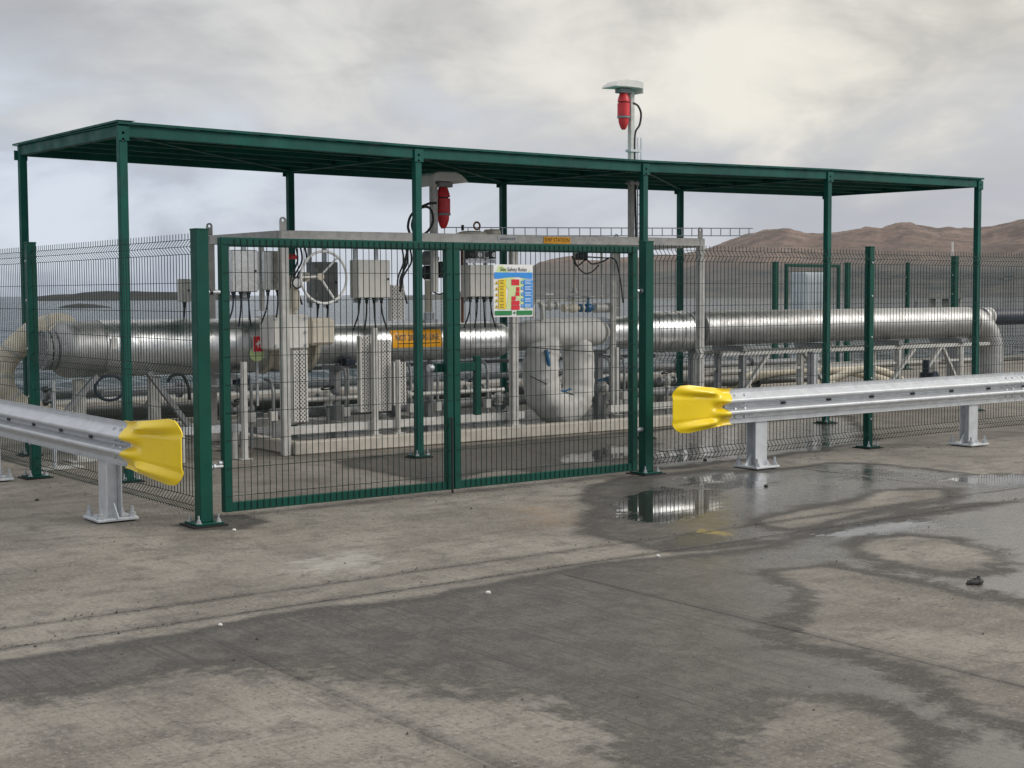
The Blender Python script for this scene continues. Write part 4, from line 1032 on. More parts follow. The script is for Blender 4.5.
b2 = beacon('red warning beacon under a cream grey hood, below the canopy roof', 3.957, 1.2, 1.62, 2.909, 1, .07)
m = MB(); m.box((3.957 - .03, .968, 2.16), (3.957 + .03, 1.163, 2.22)); m.build('mounting_arm', galv_w, b2)
m = MB(); m.tube(catmull([(3.949, 1.140, 2.578), (3.833, 1.120, 2.563), (3.692, 1.100, 2.494), (3.615, 1.100, 2.344), (3.665, 1.100, 2.229), (3.791, 1.100, 2.252), (3.882, 1.100, 2.372), (3.858, 1.100, 2.499), (3.762, 1.090, 2.527), (3.604, 1.080, 2.448), (3.552, 1.080, 2.320), (3.576, 1.080, 2.194), (3.524, 1.100, 1.941), (3.489, 1.150, 1.625)], 7), .014, 6); m.build('cable', black, b2)

# ------------------------------------------------------------------ cable ladders
def ladder(lab, a, b, up, w, step):
    t = thing('cable_ladder', lab, 'cable ladder', tuple(a), 'cable ladders')
    a, b, up = Vector(a), Vector(b), Vector(up); d = (b - a).normalized()
    for s in (0, 1):
        m = MB(); m.bar(a + up * w * s, b + up * w * s, .012, .012); m.build('side_rail', galv, t)
    n = int((b - a).length / step)
    for i in range(n + 1):
        m = MB(); m.bar(a + d * step * i + up * .006, a + d * step * i + up * (w - .006), .009, .009, d); m.build('rung', galv, t)
    return t
ladder('long thin cable ladder running level behind the top of the frame', (5.05, 2.62, 2.30), (9.72, 2.05, 2.375), (0, 0, 1), .10, .16)
ladder('thin upright cable ladder just right of the tall beacon mast', (7.544, 1.95, 2.24), (7.544, 1.95, 3.56), (1, 0, 0), .06, .12)

# ------------------------------------------------------------------ equipment on top of the frame and the pipes
dc = thing('lifting_cap', 'cream drum cover with a lifting eye on top of the frame beside the lower beacon', 'cover', (4.4, 1.05, 2.1))
m = MB(); m.lathe((4.40, 1.12, 2.12), (0, 0, 1), [(0, .17), (.12, .17), (.15, .155), (.165, .10), (.17, .02)], 28); m.build('drum', cream, dc)
m = MB(); m.box((4.60, 1.0, 2.20), (4.72, 1.2, 2.31)); m.build('side_housing', cream, dc, .02)
r_ = ring((4.47, 1.12, 2.345), (0, 1, 0), .04, .011, 20, 6).build('lifting_eye', rust_p, dc)
m = MB(); m.cyl((4.28, 1.12, 2.29), (4.28, 1.12, 2.35), .016, 8); m.build('breather', black, dc)
npl = thing('name_plate', 'small grey engraved plate on the top beam left of the orange legend', 'sign', (4.95, .89, 2.16))
OP = Vector((4.72, .892, 2.2)); plate(npl, 'plate', galv, -.13, -.03, .13, .03, 0, OP, .003, Vector((1, 0, 0)))
m = MB()
for q in range(2): m.prism([(-.11, -.014 + q * .018), (.11, -.014 + q * .018), (.11, -.006 + q * .018), (-.11, -.006 + q * .018)], OP + TH * .0036, U, V_, TH * .0005)
m.build('engraving', blk_print, npl, kind='stuff')

cv = thing('control_valve', 'dark control valve with round diaphragm head behind the gate meeting stiles', 'valve', (3.95, 1.5, 1.25))
vx = 4.082
for nm, prof_, mt in (('head_cap', [(.78, .035), (.88, .035)], black), ('diaphragm', [(.62, .06), (.66, .11), (.685, .12), (.70, .12), (.73, .10), (.775, .05)], grp_d), ('bonnet', [(.46, .05), (.50, .085), (.58, .085), (.615, .05)], black), ('yoke', [(.10, .04), (.30, .04), (.455, .045)], cream), ('valve_body', [(-.02, .10), (.02, .10), (.03, .06), (.095, .06)], galv)):
    m = MB(); m.lathe((vx, 1.5, 1.30), (0, 0, 1), prof_, 18); m.build(nm, mt, cv)
m = MB(); m.box((vx + .10, 1.42, 1.78), (vx + .24, 1.56, 1.96)); m.build('positioner', black, cv, .015)
m = MB(); m.lathe((vx + .17, 1.42, 1.88), (0, -1, 0), [(0, .045), (.02, .045), (.02, .035)], 16); m.build('gauge', galv, cv)
m = MB(); m.tube(catmull([(vx + .17, 1.45, 1.78), (vx + .2, 1.40, 1.66), (vx + .1, 1.42, 1.6), (vx + .03, 1.45, 1.62)], 5), .008, 5); m.build('air_line', black, cv)
im = thing('instrument_manifold', 'row of small dark instruments hung from the frame above the board', 'instrument', (4.4, 1.15, 1.9))
ix = 4.338
m = MB(); m.box((ix - .03, 1.1, 1.94), (ix + .36, 1.16, 1.98)); m.build('mounting_bar', galv, im)
for q, (dx, mt) in enumerate(((.02, black), (.12, grp_d), (.22, galv), (.31, black))):
    m = MB(); m.box((ix + dx - .035, 1.06, 1.985), (ix + dx + .035, 1.16, 2.07 + .02 * (q % 2))); m.build('instrument_block', mt, im, .01)
    m = MB(); m.lathe((ix + dx, 1.06, 2.03), (0, -1, 0), [(0, .028), (.015, .028), (.015, .02)], 12); m.build('dial', galv if q % 2 else black, im)
for dx in (.08, .24):
    m = MB(); m.tube(catmull([(ix + dx, 1.12, 1.94), (ix + dx + .03, 1.1, 1.86), (ix + dx - .02, 1.15, 1.76), (ix + dx, 1.3, 1.5)], 6), .009, 5); m.build('impulse_line', galv, im)
rr = thing('rusty_standpipe', 'thin reddish brown standpipe with brass tap right of the gate meeting stiles', 'pipe', (4.463, 1.4, 1.28))
m = MB(); m.cyl((4.463, 1.4, 1.28), (4.463, 1.4, 2.08), .017, 8); m.build('riser', rust_p, rr)
m = MB(); m.cyl((4.463, 1.38, 1.76), (4.463 + .12, 1.38, 1.76), .022, 10); m.cyl((4.463 + .10, 1.38, 1.60), (4.463 + .10, 1.38, 1.80), .012, 8); m.build('brass_tap', brass, rr)

def small_valve(lab, x, y, z, mt, handle, hc, span=.14):
    t = thing('small_valve', lab, 'valve', (x, y, z), 'small valves above the padded jacket')
    m = MB(); m.lathe((x - span, y, z), (1, 0, 0), [(0, .05), (.025, .05), (.025, .028), (span * .6, .03), (span * .8, .055), (span * 1.2, .055), (span * 1.4, .03), (span * 2 - .025, .028), (span * 2 - .025, .05), (span * 2, .05)], 16); m.build('valve_body', mt, t)
    m = MB(); m.cyl((x, y, z + .04), (x, y, z + .13), .016, 8); m.build('stem', mt, t)
    if handle == 'T':
        m = MB(); m.tube([(x - .06, y, z + .135), (x + .06, y, z + .135)], .010, 6); m.build('tee_handle', hc, t)
    else:
        h = ring((x, y, z + .135), (0, 0, 1), .07, .009, 20, 6).build('handwheel', hc, t)
        m = MB(); m.tube([(x - .065, y, z + .135), (x + .065, y, z + .135)], .006, 5); m.build('spoke', hc, h)
    return t
vz = 1.457
small_valve('small grey valve with a white tee handle, nearest the safety board', 5.766, 1.5, vz, galv_w, 'T', white_pr, .12)
small_valve('small grey valve with a round handwheel in the middle above the padded jacket', 6.128, 1.5, vz - .03, cream, 'W', galv, .15)
small_valve('small blue-bodied valve beside the right end of the padded jacket', 6.360, 1.5, vz - .03, blue_p, 'W', galv_w, .13)
t = thing('actuator_cylinder', 'horizontal grey actuator cylinder right of the blue valve', 'actuator', (6.579, 1.5, vz - .06))
m = MB(); m.lathe((6.437, 1.5, vz - .03), (1, 0, 0), [(0, .03), (.02, .06), (.26, .06), (.28, .03)], 18); m.build('cylinder', galv_w, t)
m = MB(); m.cyl((6.437 + .28, 1.5, vz - .03), (6.437 + .40, 1.5, vz - .03), .018, 8); m.build('rod', steel, t)
for px_, z1, mt, nm, lab in ((574, 2.13, cream, 'spindle_rod', 'pale upright spindle above the middle small valve'), (601.5, 2.08, galv, 'spindle_rod', 'grey upright rod above the actuator cylinder')):
    pass
t = thing('extension_spindle', 'pale upright spindle standing above the middle small valve', 'spindle', (6.151, 1.5, vz + .15))
m = MB(); m.cyl((6.151, 1.5, vz + .145), (6.151, 1.5, 2.11), .016, 8); m.build('rod', cream, t)
m = MB(); m.lathe((6.151, 1.5, vz + .15), (0, 0, 1), [(0, .05), (.02, .05), (.02, .03), (.06, .03)], 12); m.build('spindle_guide', galv_w, t)
t = thing('hanging_chain', 'pale chain hanging from the frame right of the upright spindle', 'chain', (6.529, 1.45, vz + .05))
cz = 2.12
while cz > vz + .08:
    pass_ = int(cz * 1000) // 30 % 2
    m = ring((6.529, 1.45, cz), (pass_, 1 - pass_, 0), .016, .0065, 10, 5); m.build('chain_link', white_p, t); cz -= .030
dn = thing('drain_bend', 'pair of small bent grey drain pipes left of the padded jacket top', 'pipe', (5.1, 1.45, 1.3))
m = MB(); m.tube(catmull([(5.492, 1.450, 1.319), (5.493, 1.450, 1.458), (5.551, 1.450, 1.516), (5.625, 1.450, 1.457), (5.639, 1.450, 1.294)], 6), .026, 8); m.build('bend', galv_w, dn)
m = MB(); m.tube(catmull([(5.457, 1.500, 1.331), (5.458, 1.500, 1.528), (5.932, 1.500, 1.525), (6.391, 1.500, 1.510)], 8), .012, 6); m.build('crossover', galv_w, dn)
jb = thing('junction_block', 'small black junction block with looping black cables under the top beam', 'junction box', (6.118, 1.3, 1.994))
m = MB(); m.box((6.042, 1.27, 1.994), (6.179, 1.36, 2.076)); m.build('block', black, jb, .01)
for P_ in ([(5.945, 1.270, 2.072), (5.989, 1.270, 1.945), (6.110, 1.270, 1.841), (6.232, 1.270, 1.853), (6.339, 1.270, 1.936)], [(5.921, 1.260, 2.037), (5.996, 1.260, 1.922), (6.132, 1.260, 1.993), (6.224, 1.260, 1.947), (6.377, 1.260, 1.972), (6.486, 1.260, 2.020)], [(6.164, 1.280, 2.029), (6.425, 1.280, 2.020), (6.581, 1.280, 2.010), (6.644, 1.280, 1.903), (6.691, 1.280, 1.700), (6.723, 1.280, 1.485)]):
    m = MB(); m.tube(catmull(P_, 6), .009, 5); m.build('cable', black, jb)
for i, (px_, y_) in enumerate(((296, 1.3), (402, 1.35))):
    t = thing('hanging_cable', ('black cable bundle hanging from the frame left of the white handwheel', 'black cable bundle hanging from the frame right of the square cream enclosure')[i], 'cable', ((2.327, 3.636)[i], y_, 1.5))
    x = ((2.327, 3.636)[i])
    for q in range(3):
        m = MB(); m.tube(catmull([(x + q * .05, y_, 2.13), (x + q * .05 + .04, y_ + .02, 1.95), (x + q * .03 - .05, y_, 1.75), (x + .05 * q, y_ + .05, 1.5)], 7), .010, 5); m.build('cable', black, t)
for px_, lab in ((2.289, 'small brass gauge assembly above the white gearbox'),):
    t = thing('gauge_column', lab, 'gauge', (px_, 1.25, 1.41))
    m = MB(); m.lathe((px_, 1.25, 1.41), (0, 0, 1), [(0, .03), (.05, .03), (.05, .05), (.12, .055), (.22, .055), (.26, .035), (.36, .03)], 14); m.build('column', cream, t)
    g_ = MB(); g_.lathe((px_, 1.19, 1.72), (0, -1, 0), [(-.03, .055), (0, .055), (.004, .045)], 18); g_.build('gauge', white_pr, t)
    m = ring((px_, 1.185, 1.72), (0, 1, 0), .055, .008, 18, 5); m.build('gauge_bezel', black, t)
    m = MB(); m.lathe((px_ - .02, 1.25, 1.96), (0, 0, 1), [(0, .05), (.03, .05), (.05, .03)], 12); m.build('red_cap', red, t)

# red fire point sign and round plate on the left pipe
fs_ = thing('fire_sign', 'red and white fire sign with a round plate below, on the left pipe', 'sign', (1.948, 1.43, .9))
OF = Vector((1.971, 1.450, 1.102)); plate(fs_, 'plate', white_pr, -.06, -.085, .06, .085, 0, OF, .003); plate(fs_, 'red_field', red_pr, -.053, -.078, .053, .078, .0035, OF)
polyp(fs_, 'hand_symbol', white_pr, [(-.03, .0), (-.005, .015), (.0, .045), (.012, .02), (.04, .06), (.03, .01), (.005, -.01), (.0, -.05), (-.012, -.012)], .0055, OF)
m = MB(); c_ = Vector((1.968, 1.470, 0.999)); m.prism([(.085 * math.cos(q * PI / 10), .075 * math.sin(q * PI / 10)) for q in range(20)], c_, U, V_, TH * .003); m.build('round_plate', lime_pr, fs_)
plate(fs_, 'stem', galv, -.012, -.55, .012, -.08, 0, Vector((1.973, 1.480, 1.019)), .004)

# ------------------------------------------------------------------ low service pipes, stands and trestles
def pipe_run(lab, P, r, mt, grp_='service pipes low behind the bund'):
    t = thing('service_pipe', lab, 'pipe', tuple(P[0]), grp_)
    m = MB(); m.tube(catmull(P, 6) if len(P) > 2 else P, r, 10); m.build('pipe', mt, t)
    a, b = Vector(P[0]), Vector(P[-1]); n = max(2, int((b - a).length / 1.4))
    for i in range(1, n):
        c = a.lerp(b, i / n); d = (b - a).normalized()
        m = MB(); m.lathe(c - d * .02, d, [(0, r), (0, r * 1.9), (.018, r * 1.9), (.018, r * 1.5), (.022, r * 1.5), (.022, r * 1.9), (.04, r * 1.9), (.04, r)], 12); m.build('flange', mt, t)
mid_g = plain('dull_grey_pipe', (.13, .128, .12), .5, .2, .2, 6, .05, 40, .3)
for y, z, r, x0, x1, mt, LBL in ((1.95, .33, .06, 2.35, 8.4, grp_d, 'dark service pipe lowest behind the bund kerb'), (2.15, .62, .03, .6, 8.0, galv, 'thin grey service pipe at mid height under the silver pipes'), (2.05, .80, .022, 1.3, 7.6, grp_d, 'thinnest dark service pipe just under the silver pipes'), (1.50, .50, .025, 2.5, 5.1, galv_w, 'short pale service pipe behind the perforated guards'), (2.9, .36, .07, -.2, 9.5, mid_g, 'thick grey service pipe on the dark stands behind the frame'), (3.3, .55, .05, .4, 12.5, grp_d, 'dark service pipe behind the thick grey one'), (3.7, .25, .06, -.4, 13.0, mid_g, 'grey service pipe farthest back, low on the deck')):
    pipe_run(LBL, [(x0, y, z), (x1, y, z)], r, mt)
def pipe_stand(x, y, ztop, lab):
    t = thing('pipe_stand', lab, 'stand', (x, y, .03), 'dark steel stands under the pipes')
    m = MB(); m.box((x - .04, y - .05, .045), (x + .04, y + .05, ztop)); m.build('column', grp_d, t, .003)
    m = MB(); m.box((x - .1, y - .1, .031), (x + .1, y + .1, .044)); m.build('foot', grp_d, t)
    m = MB(); m.box((x - .045, y - .22, ztop + .001), (x + .045, y + .22, ztop + .05)); m.build('saddle', grp_d, t)
for x, zt, lab in ((1.75, .74, 'dark stand under the left pipe beside the frame corner upright'), (3.05, .79, 'dark stand under the pipe behind the perforated guards'), (4.25, .79, 'dark stand under the pipe with the orange label'), (6.75, .86, 'dark stand just right of the padded jacket'), (7.55, .79, 'dark stand under the shiny valve cover'), (8.35, .85, 'dark stand under the left end of the long right pipe')): pipe_stand(x, 1.78, zt, lab)
for q, (x, y, zt) in enumerate(((2.6, 2.9, .24), (4.6, 2.9, .24), (6.9, 2.9, .24), (8.8, 2.9, .24), (.9, 2.9, .24))): pipe_stand(x, y, zt, ('dark stand under the rear pipes behind the steel enclosures', 'dark stand under the rear pipes behind the gate meeting stiles', 'dark stand under the rear pipes behind the padded jacket', 'dark stand under the rear pipes right of the frame', 'dark stand under the rear pipes by the left pipe')[q])
for px_, col_, z in ((347, blue_p, .83), (366, navy, .86)):
    pass
for i, (x, z) in enumerate(((3.099, 0.878), (6.248, .70), (1.846, 0.713))):
    t = thing('pipe_clamp', ('dark blue clamp under the pipe left of the perforated guards', 'dark blue clamp behind the padded jacket', 'dark blue clamp low beside the left gate stile')[i], 'clamp', (x, 1.6, z))
    m = MB(); m.box((x - .06, 1.52, z - .035), (x + .06, 1.68, z + .035)); m.build('clamp_block', navy, t, .01)
    m = MB(); m.cyl((x, 1.6, .04), (x, 1.6, z - .036), .018, 8); m.build('clamp_leg', grp_d, t)
# small drain valves and conduit risers crowded under the silver pipes
for x, y, z, lab in ((1.895, 1.7, .42, 'low drain valve beside the left gate stile'), (2.911, 1.7, .50, 'low drain valve between the two perforated guards'), (4.002, 1.6, .42, 'low drain valve behind the front canopy post'), (4.760, 1.6, .52, 'low drain valve right of the gate meeting stiles'), (5.171, 1.7, .40, 'low drain valve left of the middle frame upright'), (6.695, 1.6, .45, 'low drain valve just right of the padded jacket'), (7.732, 1.6, .5, 'low drain valve seen right of the right gate post')):
    t = thing('drain_valve', lab, 'valve', (x, y, .03), 'drain valves under the silver pipes')
    m = MB(); m.cyl((x, y, .032), (x, y, z - .09), .022, 8); m.build('riser', grp_d, t)
    m = MB(); m.lathe((x, y, z), (0, 0, 1), [(-.088, .05), (-.07, .05), (-.07, .03), (-.04, .055), (.03, .055), (.05, .03), (.07, .03)], 12); m.build('valve_body', galv_w, t)
    m = MB(); m.lathe((x, y, z), (1, 0, 0), [(-.13, .05), (-.11, .05), (-.11, .028), (.11, .028), (.11, .05), (.13, .05)], 12); m.build('flanged_ends', grp_d, t)
    h = ring((x, y, z + .10), (0, .3, 1), .07, .009, 18, 6).build('handwheel', blue_p if 'jacket' in lab else black, t)
for px_, z1, lab in ((250, .78, 'thin dark conduit riser by the short grey stand'), (272, .72, 'thin dark conduit riser left of the frame corner upright'), (345, .84, 'thin dark conduit riser left of the narrow perforated guard'), (410, .86, 'thin dark conduit riser left of the front canopy post'), (437, .84, 'thin dark conduit riser left of the gate meeting stiles'), (487, .84, 'thin dark conduit riser right of the slide bolt bar'), (610, .84, 'thin dark conduit riser right of the padded jacket'), (624, .84, 'thin dark conduit riser beside the right gate stile')):
    x = 1.62 * 0 + ({250: 1.909, 272: 2.157, 345: 3.017, 410: 3.834, 437: 4.188, 487: 4.871, 610: 6.705, 624: 6.930}[px_])
    t = thing('conduit_riser', lab, 'conduit', (x, 1.5, .03), 'conduit risers under the silver pipes')
    m = MB(); m.tube(catmull([(x, 1.5, .032), (x, 1.5, .3), (x, 1.5, z1 - .12), (x + .02, 1.6, z1 - .02), (x + .02, 1.72, z1)], 5), .017, 8); m.build('conduit', grp_d, t)
    m = MB(); m.box((x - .04, 1.47, .30), (x + .04, 1.53, .40)); m.build('conduit_box', galv_w, t, .006)
# trestle carrying the long pipe
tr = thing('pipe_trestle', 'galvanised braced trestle under the long silver pipe on the right', 'trestle', (11.4, 1.75, .03))
for y in (1.52, 1.98):
    beam('long_rail', (8.6, y, .81), (14.3, y, .81), .05, .05, tr, galv_w); beam('long_rail', (8.6, y, .585), (13.9, y, .585), .035, .035, tr, galv_w)
for x in (9.0, 10.6, 12.15, 13.6):
    for y in (1.52, 1.98):
        m = MB(); m.box((x - .035, y - .04, .03), (x + .035, y + .04, .784)); m.build('leg', galv_w if x > 10 else grp_d, tr, .003)
    m = MB(); m.box((x - .05, 1.46, .836), (x + .05, 2.04, .905)); m.build('saddle', grp_d, tr)
for a, b_ in (((9.42, 1.47, .78), (8.95, 1.47, .30)), ((10.12, 1.47, .78), (10.55, 1.47, .34)), ((12.45, 1.47, .78), (11.75, 1.47, .15)), ((13.05, 1.47, .78), (12.5, 1.47, .25)), ((13.1, 1.46, .78), (13.5, 1.46, .2))):
    beam('brace', a, b_, .06, .04, tr, galv_w)
t = thing('valve_hydrant', 'dark blue hydrant valve standing low under the long pipe at the right', 'valve', (12.45, 1.2, .0))
m = MB(); m.lathe((12.45, 1.25, .005), (0, 0, 1), [(0, .1), (.02, .1), (.02, .06), (.35, .06), (.36, .09), (.44, .09), (.45, .05), (.62, .05)], 14); m.build('hydrant_body', navy, t)
m = MB(); m.lathe((12.45, 1.25, .40), (0, -1, 0), [(0, .05), (.14, .05), (.14, .07), (.17, .07)], 12); m.build('outlet', navy, t)
gp = thing('galvanised_post', 'stout pale galvanised post under the long pipe right of the middle', 'post', (9.993, 1.2, 0))
m = MB(); m.box((9.993 - .05, 1.15, .004), (9.993 + .05, 1.25, .80)); m.build('upright', galv, gp, .005)
m = MB(); m.box((9.993 - .06, 1.14, .801), (9.993 + .06, 1.26, .815)); m.build('cap', galv, gp)

# left end supports, hoses and loops
ls = thing('pipe_cradle', 'grey braced cradle under the crumpled end of the left pipe', 'cradle', (.6, 1.75, 0))
for a, b_ in (((0.832, 1.550, 0.853), (1.260, 1.550, 0.278)), ((0.320, 1.550, 0.833), (0.011, 1.550, 0.503))): beam('brace', a, b_, .06, .05, ls, grp_d)
for px_ in (.22, .98):
    m = MB(); m.box((px_ - .05, 1.72, .016), (px_ + .05, 1.82, .795)); m.build('leg', galv_w, ls, .003)
    m = MB(); m.box((px_ - .12, 1.65, .003), (px_ + .12, 1.9, .015)); m.build('foot', galv_w, ls)
t = thing('thin_post', 'thin pale post with black knobs left of the crumpled pipe end', 'post', (-0.194, 1.3, 0))
m = MB(); m.cyl((-0.194, 1.3, .016), (-0.194, 1.3, .82), .022, 8); m.build('tube', galv, t)
for z in (.48, .62, .74):
    m = MB(); m.lathe((-0.194 - .09, 1.3, z), (1, 0, 0), [(0, .03), (.04, .03), (.04, .012), (.09, .012)], 10); m.build('knob', black, t)
m = MB(); m.box((-0.194 - .14, 1.2, .003), (-0.194 + .25, 1.4, .015)); m.build('foot', galv_w, t)
h = thing('cargo_hose', 'thick cream canvas hose looping over the end of the left pipe', 'hose', (-.3, 2.1, 0))
pts = catmull([(.02, 1.8, 1.10), (0.151, 1.950, 1.278), (0.010, 2.050, 1.279), (-0.134, 2.150, 1.193), (-0.276, 2.200, 1.059), (-0.366, 2.200, 0.888), (-0.367, 2.150, 0.717), (-0.272, 2.100, 0.580), (-0.069, 2.050, 0.466), (0.307, 2.000, 0.381)], 8)
m = MB(); m.tube(pts, [.15 - .055 * min(1, i / (len(pts) * .75)) for i in range(len(pts))], 18); m.build('hose', hose_m, h)
for q in (6, 14, 22, 32, 44, 54):
    d_ = (Vector(pts[q + 1]) - Vector(pts[q - 1])).normalized(); r_q = .15 - .055 * min(1, q / (len(pts) * .75))
    m = MB(); m.lathe(Vector(pts[q]) - d_ * .012, d_, [(0, r_q), (0, r_q + .006), (.024, r_q + .006), (.024, r_q)], 18); m.build('hose_clip', galv_w, h)
t = thing('cable_loop', 'coiled black cable hanging below the left silver pipe', 'cable', (.55, 1.5, .55))
m = ring((0.445, 1.550, 0.712), (.2, 1, 0), .14, .017, 28, 6); m.v = [(v[0], v[1], v[2] * .85 + .15 * 0.712) for v in m.v]; m.build('coil', navy, t)
m = MB(); m.tube(catmull([(1.016, 1.500, 0.750), (1.059, 1.500, 0.807), (1.164, 1.500, 0.813), (1.225, 1.500, 0.702), (1.243, 1.500, 0.562)], 6), .016, 6); m.build('cable_end', black, t)
t = thing('low_rail', 'pale low rail beside the left gate post', 'rail', (.9, .9, 0))
m = MB(); m.box((.86, .98, .27), (1.55, 1.04, .34)); m.build('rail', galv, t)
for x in (.93, 1.48):
    m = MB(); m.box((x - .025, .985, .003), (x + .025, 1.035, .269)); m.build('leg', galv_w, t)

# cream hoses lying on the deck behind the long pipe
for i, (P_, r) in enumerate((([(8.694, 2.986, 0.100), (9.646, 3.192, 0.100), (10.891, 3.804, 0.100), (11.325, 3.600, 0.321), (12.380, 3.800, 0.383), (14.039, 4.000, 0.301), (15.065, 4.000, 0.078)], .085), ([(11.622, 2.900, 0.160), (12.402, 3.000, 0.260), (13.144, 3.000, 0.404), (13.945, 3.100, 0.292), (14.449, 3.100, 0.079)], .06), ([(9.084, 2.600, 0.159), (10.561, 2.700, 0.143), (11.730, 2.800, 0.175), (12.287, 2.800, 0.213)], .05))):
    t = thing('deck_hose', ('cream hose arched along the deck behind the long silver pipe', 'short looped cream hose beside the galvanised post', 'thin cream hose lying flat on the deck under the trestle')[i], 'hose', P_[0])
    m = MB(); m.tube(catmull(P_, 8), r, 12); m.build('hose', hose_m, t)

# ------------------------------------------------------------------ far right and behind
nh = thing('marine_hose', 'dark navy floating hose with a white coupling at the far right edge', 'hose', (15.3, 2.6, 1.0))
hz_ = 1.190
m = MB(); m.cyl((14.55, 2.6, hz_), (15.62, 2.6, hz_), .145, 20); m.build('hose', navy, nh)
m = MB(); m.lathe((15.624, 2.6, hz_), (1, 0, 0), [(0, .155), (.03, .155), (.03, .13), (.16, .12), (.16, .155), (.19, .155)], 20); m.build('coupling', white_p, nh)
m = MB(); m.cyl((15.82, 2.6, hz_), (18.5, 2.6, hz_), .145, 20); m.build('hose', navy, nh)
for x in (14.9, 17.2):
    m = MB(); m.box((x - .05, 2.5, .003), (x + .05, 2.7, hz_ - .146)); m.build('support', grp_d, nh)
rg = thing('rear_gate', 'dark green framed gate far behind the long silver pipe', 'gate', (17.0, 7.3, 0))
def gx(px_): return {775: 15.761, 786: 16.064, 838: 17.554, 847: 17.822}[px_]
for a, w, nm in ((775, .09, 'gate_post'), (786, .06, 'stile'), (838, .06, 'stile'), (847, .09, 'gate_post')):
    m = MB(); m.box((gx(a) - w / 2, 7.3 - w / 2, .004), (gx(a) + w / 2, 7.3 + w / 2, 2.19 if nm == 'gate_post' else 2.15)); m.build(nm, green, rg, .004)
m = MB(); m.box((gx(786) + .031, 7.27, 2.09), (gx(838) - .031, 7.33, 2.149)); m.build('rail', green, rg)
m = MB(); m.box((gx(786) + .031, 7.27, .06), (gx(838) - .031, 7.33, .12)); m.build('rail', green, rg)
m = MB()
for i in range(int((gx(838) - gx(786) - .06) / .05)):
    x = gx(786) + .05 + i * .05; m.tube([(x, 7.25, .10), (x, 7.25, 2.12)], WR, 4, cap=False)
for i in range(10): m.tube([(gx(786), 7.245, .2 + i * .2), (gx(838), 7.245, .2 + i * .2)], WR, 4, cap=False)
m.build('mesh_infill', wire_g, rg, kind='stuff')
rf = thing('mesh_fence', 'green mesh fence far behind the long pipe, running right from the rear gate', 'fence', (19, 7.3, 0))
fence_post(rf, 19.684, 7.3, .07, 2.2); fence_post(rf, 19.684 + 6.2, 7.3, .07, 2.2)
mesh_panel(rf, (gx(847) + .08, 7.3), (19.684 - .04, 7.3), (0, -1)); mesh_panel(rf, (19.684 + .04, 7.3), (19.684 + 6.1, 7.3), (0, -1))
sp_ = thing('fence_post', 'lone square green post with a white rod, right of the middle far fence', 'post', (17.33, 4.4, 0))
fence_post(sp_, 17.33, 4.4, .10, 2.24, 'upright'); m = MB(); m.cyl((17.33, 4.46, 2.25), (17.33, 4.46, 2.50), .018, 8); m.build('rod', white_p, sp_)
pc = thing('pale_cabinet', 'pale blue-white cabinet seen through the rear gate', 'cabinet', (17.362, 7.8, 0))
m = MB(); m.box((17.041, 7.7, .004), (17.599, 8.1, 1.998)); m.build('casing', pale, pc, .01)
m = MB(); m.box((17.041 + .03, 7.69, .08), (17.599 - .03, 7.698, 1.998 - .04)); m.build('door', pale, pc)

# far mooring platform off the shore on the right
md = thing('mooring_dolphin', 'low concrete mooring platform out in the water at the right', 'jetty', (0, 0, -3))
def at(px_az_, dist): a = math.radians(px_az(px_az_)); return Vector((CX + dist * math.cos(a), CY + dist * math.sin(a), 0))
c0, c1 = at(928, 260), at(962, 260); dd = (c1 - c0); dd.normalize()
m = MB(); m.bar(c0 + Vector((0, 0, .9)), c1 + Vector((0, 0, .9)), 3.5, .9); m.build('platform', conc_k, md)
for q in range(3):
    c = c0.lerp(c1, .12 + .38 * q); m = MB(); m.cyl(c + Vector((0, 0, -3.5)), c + Vector((0, 0, .44)), .55, 12); m.build('pile', conc_k, md)
gs = at(916, 240); t = thing('mooring_buoy', 'dark mooring buoy with a post left of the far platform', 'buoy', (gs.x, gs.y, -3))
m = MB(); m.lathe((gs.x, gs.y, -3.2), (0, 0, 1), [(0, 1.2), (1.1, 1.2), (1.4, .6), (2.8, .25), (3.4, .2)], 14); m.build('float', grp_d, t)

# houses on the far shore
random.seed(3)
for i, (p_, d_, w_) in enumerate(((926, 1480, 9), (934, 1490, 14), (942, 1500, 8), (1008, 1470, 10), (963, 1465, 7))):
    c = at(p_, d_); a = math.radians(px_az(p_)); r = Vector((math.sin(a), -math.cos(a), 0)); f = Vector((math.cos(a), math.sin(a), 0)); zb = (4, 6, 9, 10, 3)[i]
    t = thing('cottage', ('small white cottage, first of the far shore row', 'long white cottage in the middle of the far shore row', 'small white cottage at the right end of the far shore row', 'white cottage high on the far shore at the right edge', 'small white cottage low on the far shore beside the lone green post')[i], 'house', (c.x, c.y, zb), 'white cottages on the far shore')
    m = MB(); m.bar(c + Vector((0, 0, zb + 1)), c + f * 6 + Vector((0, 0, zb + 1)), w_, 7); m.build('wall', white_p, t)
    m = MB(); m.prism([(-w_ / 2 - .3, 0), (w_ / 2 + .3, 0), (w_ / 2 - .5, 2.6), (-w_ / 2 + .5, 2.6)], c - f * .3 + Vector((0, 0, zb + 4.51)), r, (0, 0, 1), f * 6.6); m.build('roof', grp_d, t)

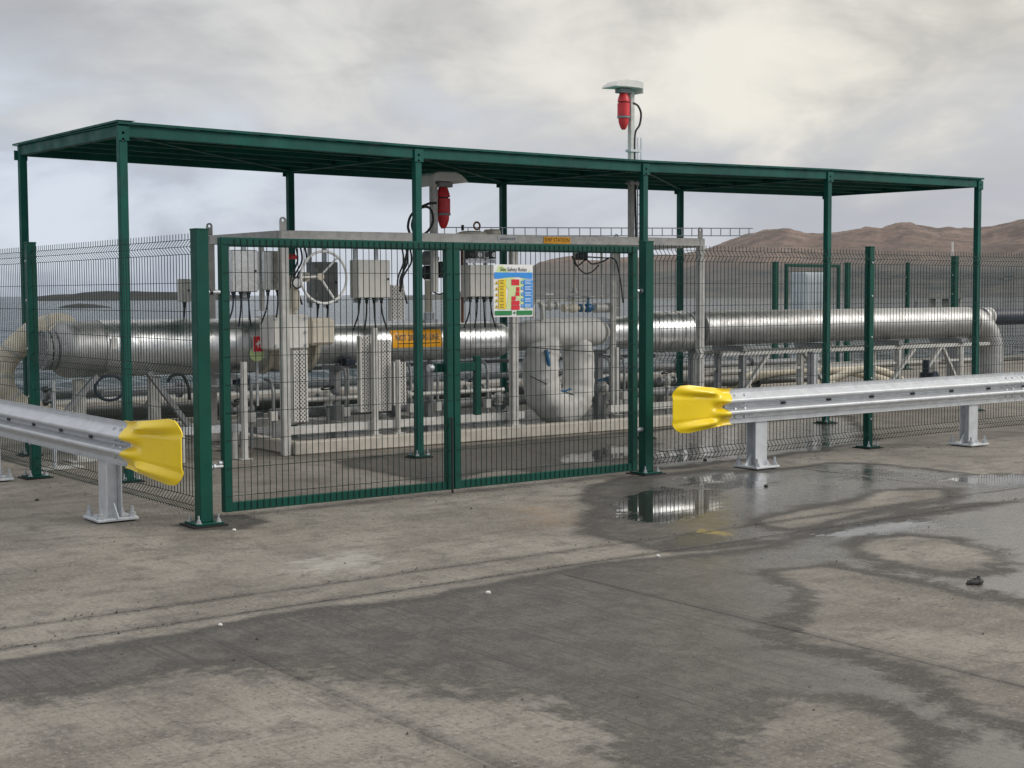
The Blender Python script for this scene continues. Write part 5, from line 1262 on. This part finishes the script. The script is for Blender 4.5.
# small things on the ground
st_ = MB(); g0 = Vector((1.99, -7.12, 0))
for dx, dy, r, h_, n_ in ((0, 0, .040, .026, 7), (.022, -.015, .022, .040, 5), (-.03, .012, .018, .018, 6)):
    st_.lathe(g0 + Vector((dx, dy, .001)), (.2 * dx * 20, .1, 1), [(0, r * .9), (h_ * .35, r), (h_ * .8, r * .6), (h_, r * .3)], n_, False)
st_.v = [(x + random.uniform(-.006, .006), y + random.uniform(-.006, .006), max(.001, z + random.uniform(-.005, .005))) for x, y, z in st_.v]
tag(st_.build('stone', stone_m, None), 'dark broken stone lying alone on the wet glossy concrete at the right', 'stone')
# loose grit gathered along the joints, the fence line and the posts
random.seed(11); gm_ = MB()
for q in range(900):
    w_ = random.random()
    if w_ < .3: x, y = random.uniform(-3, 5), random.choice((-4.93, -5.33)) + random.gauss(0, .05)
    elif w_ < .6: x, y = random.uniform(-.5, 8), -2.4 + abs(random.gauss(0, .16)) * random.choice((-1, 1))
    elif w_ < .7: x, y = -.55 + random.gauss(0, .14), random.uniform(-2.6, 3)
    else: x, y = random.uniform(-3.5, 6), random.uniform(-9, -2.6)
    r = random.uniform(.003, .009) * (1.5 if w_ > .97 else 1); a = random.uniform(0, 6)
    gm_.add([(x + r * math.cos(a + t) * random.uniform(.6, 1.3), y + r * math.sin(a + t) * random.uniform(.6, 1.3), .001) for t in (0, 1.57, 3.14, 4.71)] + [(x + r * .2, y - r * .1, .002 + r * random.uniform(.5, 1.1))], [(0, 1, 4), (1, 2, 4), (2, 3, 4), (3, 0, 4)])
gr = gm_.build('grit', plain('grit', (.12, .108, .095), .85, 0, .8, 9), None, kind='stuff')
for i, (gx_, gy_, r, mt, lab) in enumerate((( *(-1.021, -0.686, 0.000)[:2], .018, stone_m, 'small dark chip on the dry deck at the left'), (*(-0.278, -5.705, 0.000)[:2], .016, white_p, 'white pebble on the dark strip in the middle'), (*(-0.438, -2.964, 0.000)[:2], .015, white_p, 'white pebble just in front of the left gate post'), (*(-1.743, -5.522, 0.000)[:2], .012, white_p, 'white pebble beside the long sawn joint'), (*(1.173, -5.452, 0.000)[:2], .014, white_p, 'pale pebble just in front of the asphalt patch'), (*(4.938, -1.974, 0.000)[:2], .022, stone_m, 'black lump on the deck left of the nearer right rail post'), (*(4.027, -3.631, 0.000)[:2], .02, stone_m, 'black lump standing in the puddle by the right rail'))):
    m = MB(); m.lathe((gx_, gy_, .001), (.1, .1, 1), [(0, r * .8), (r * .5, r), (r * 1.0, r * .5)], 6, False); tag(m.build('pebble', mt, None), lab, 'pebble')
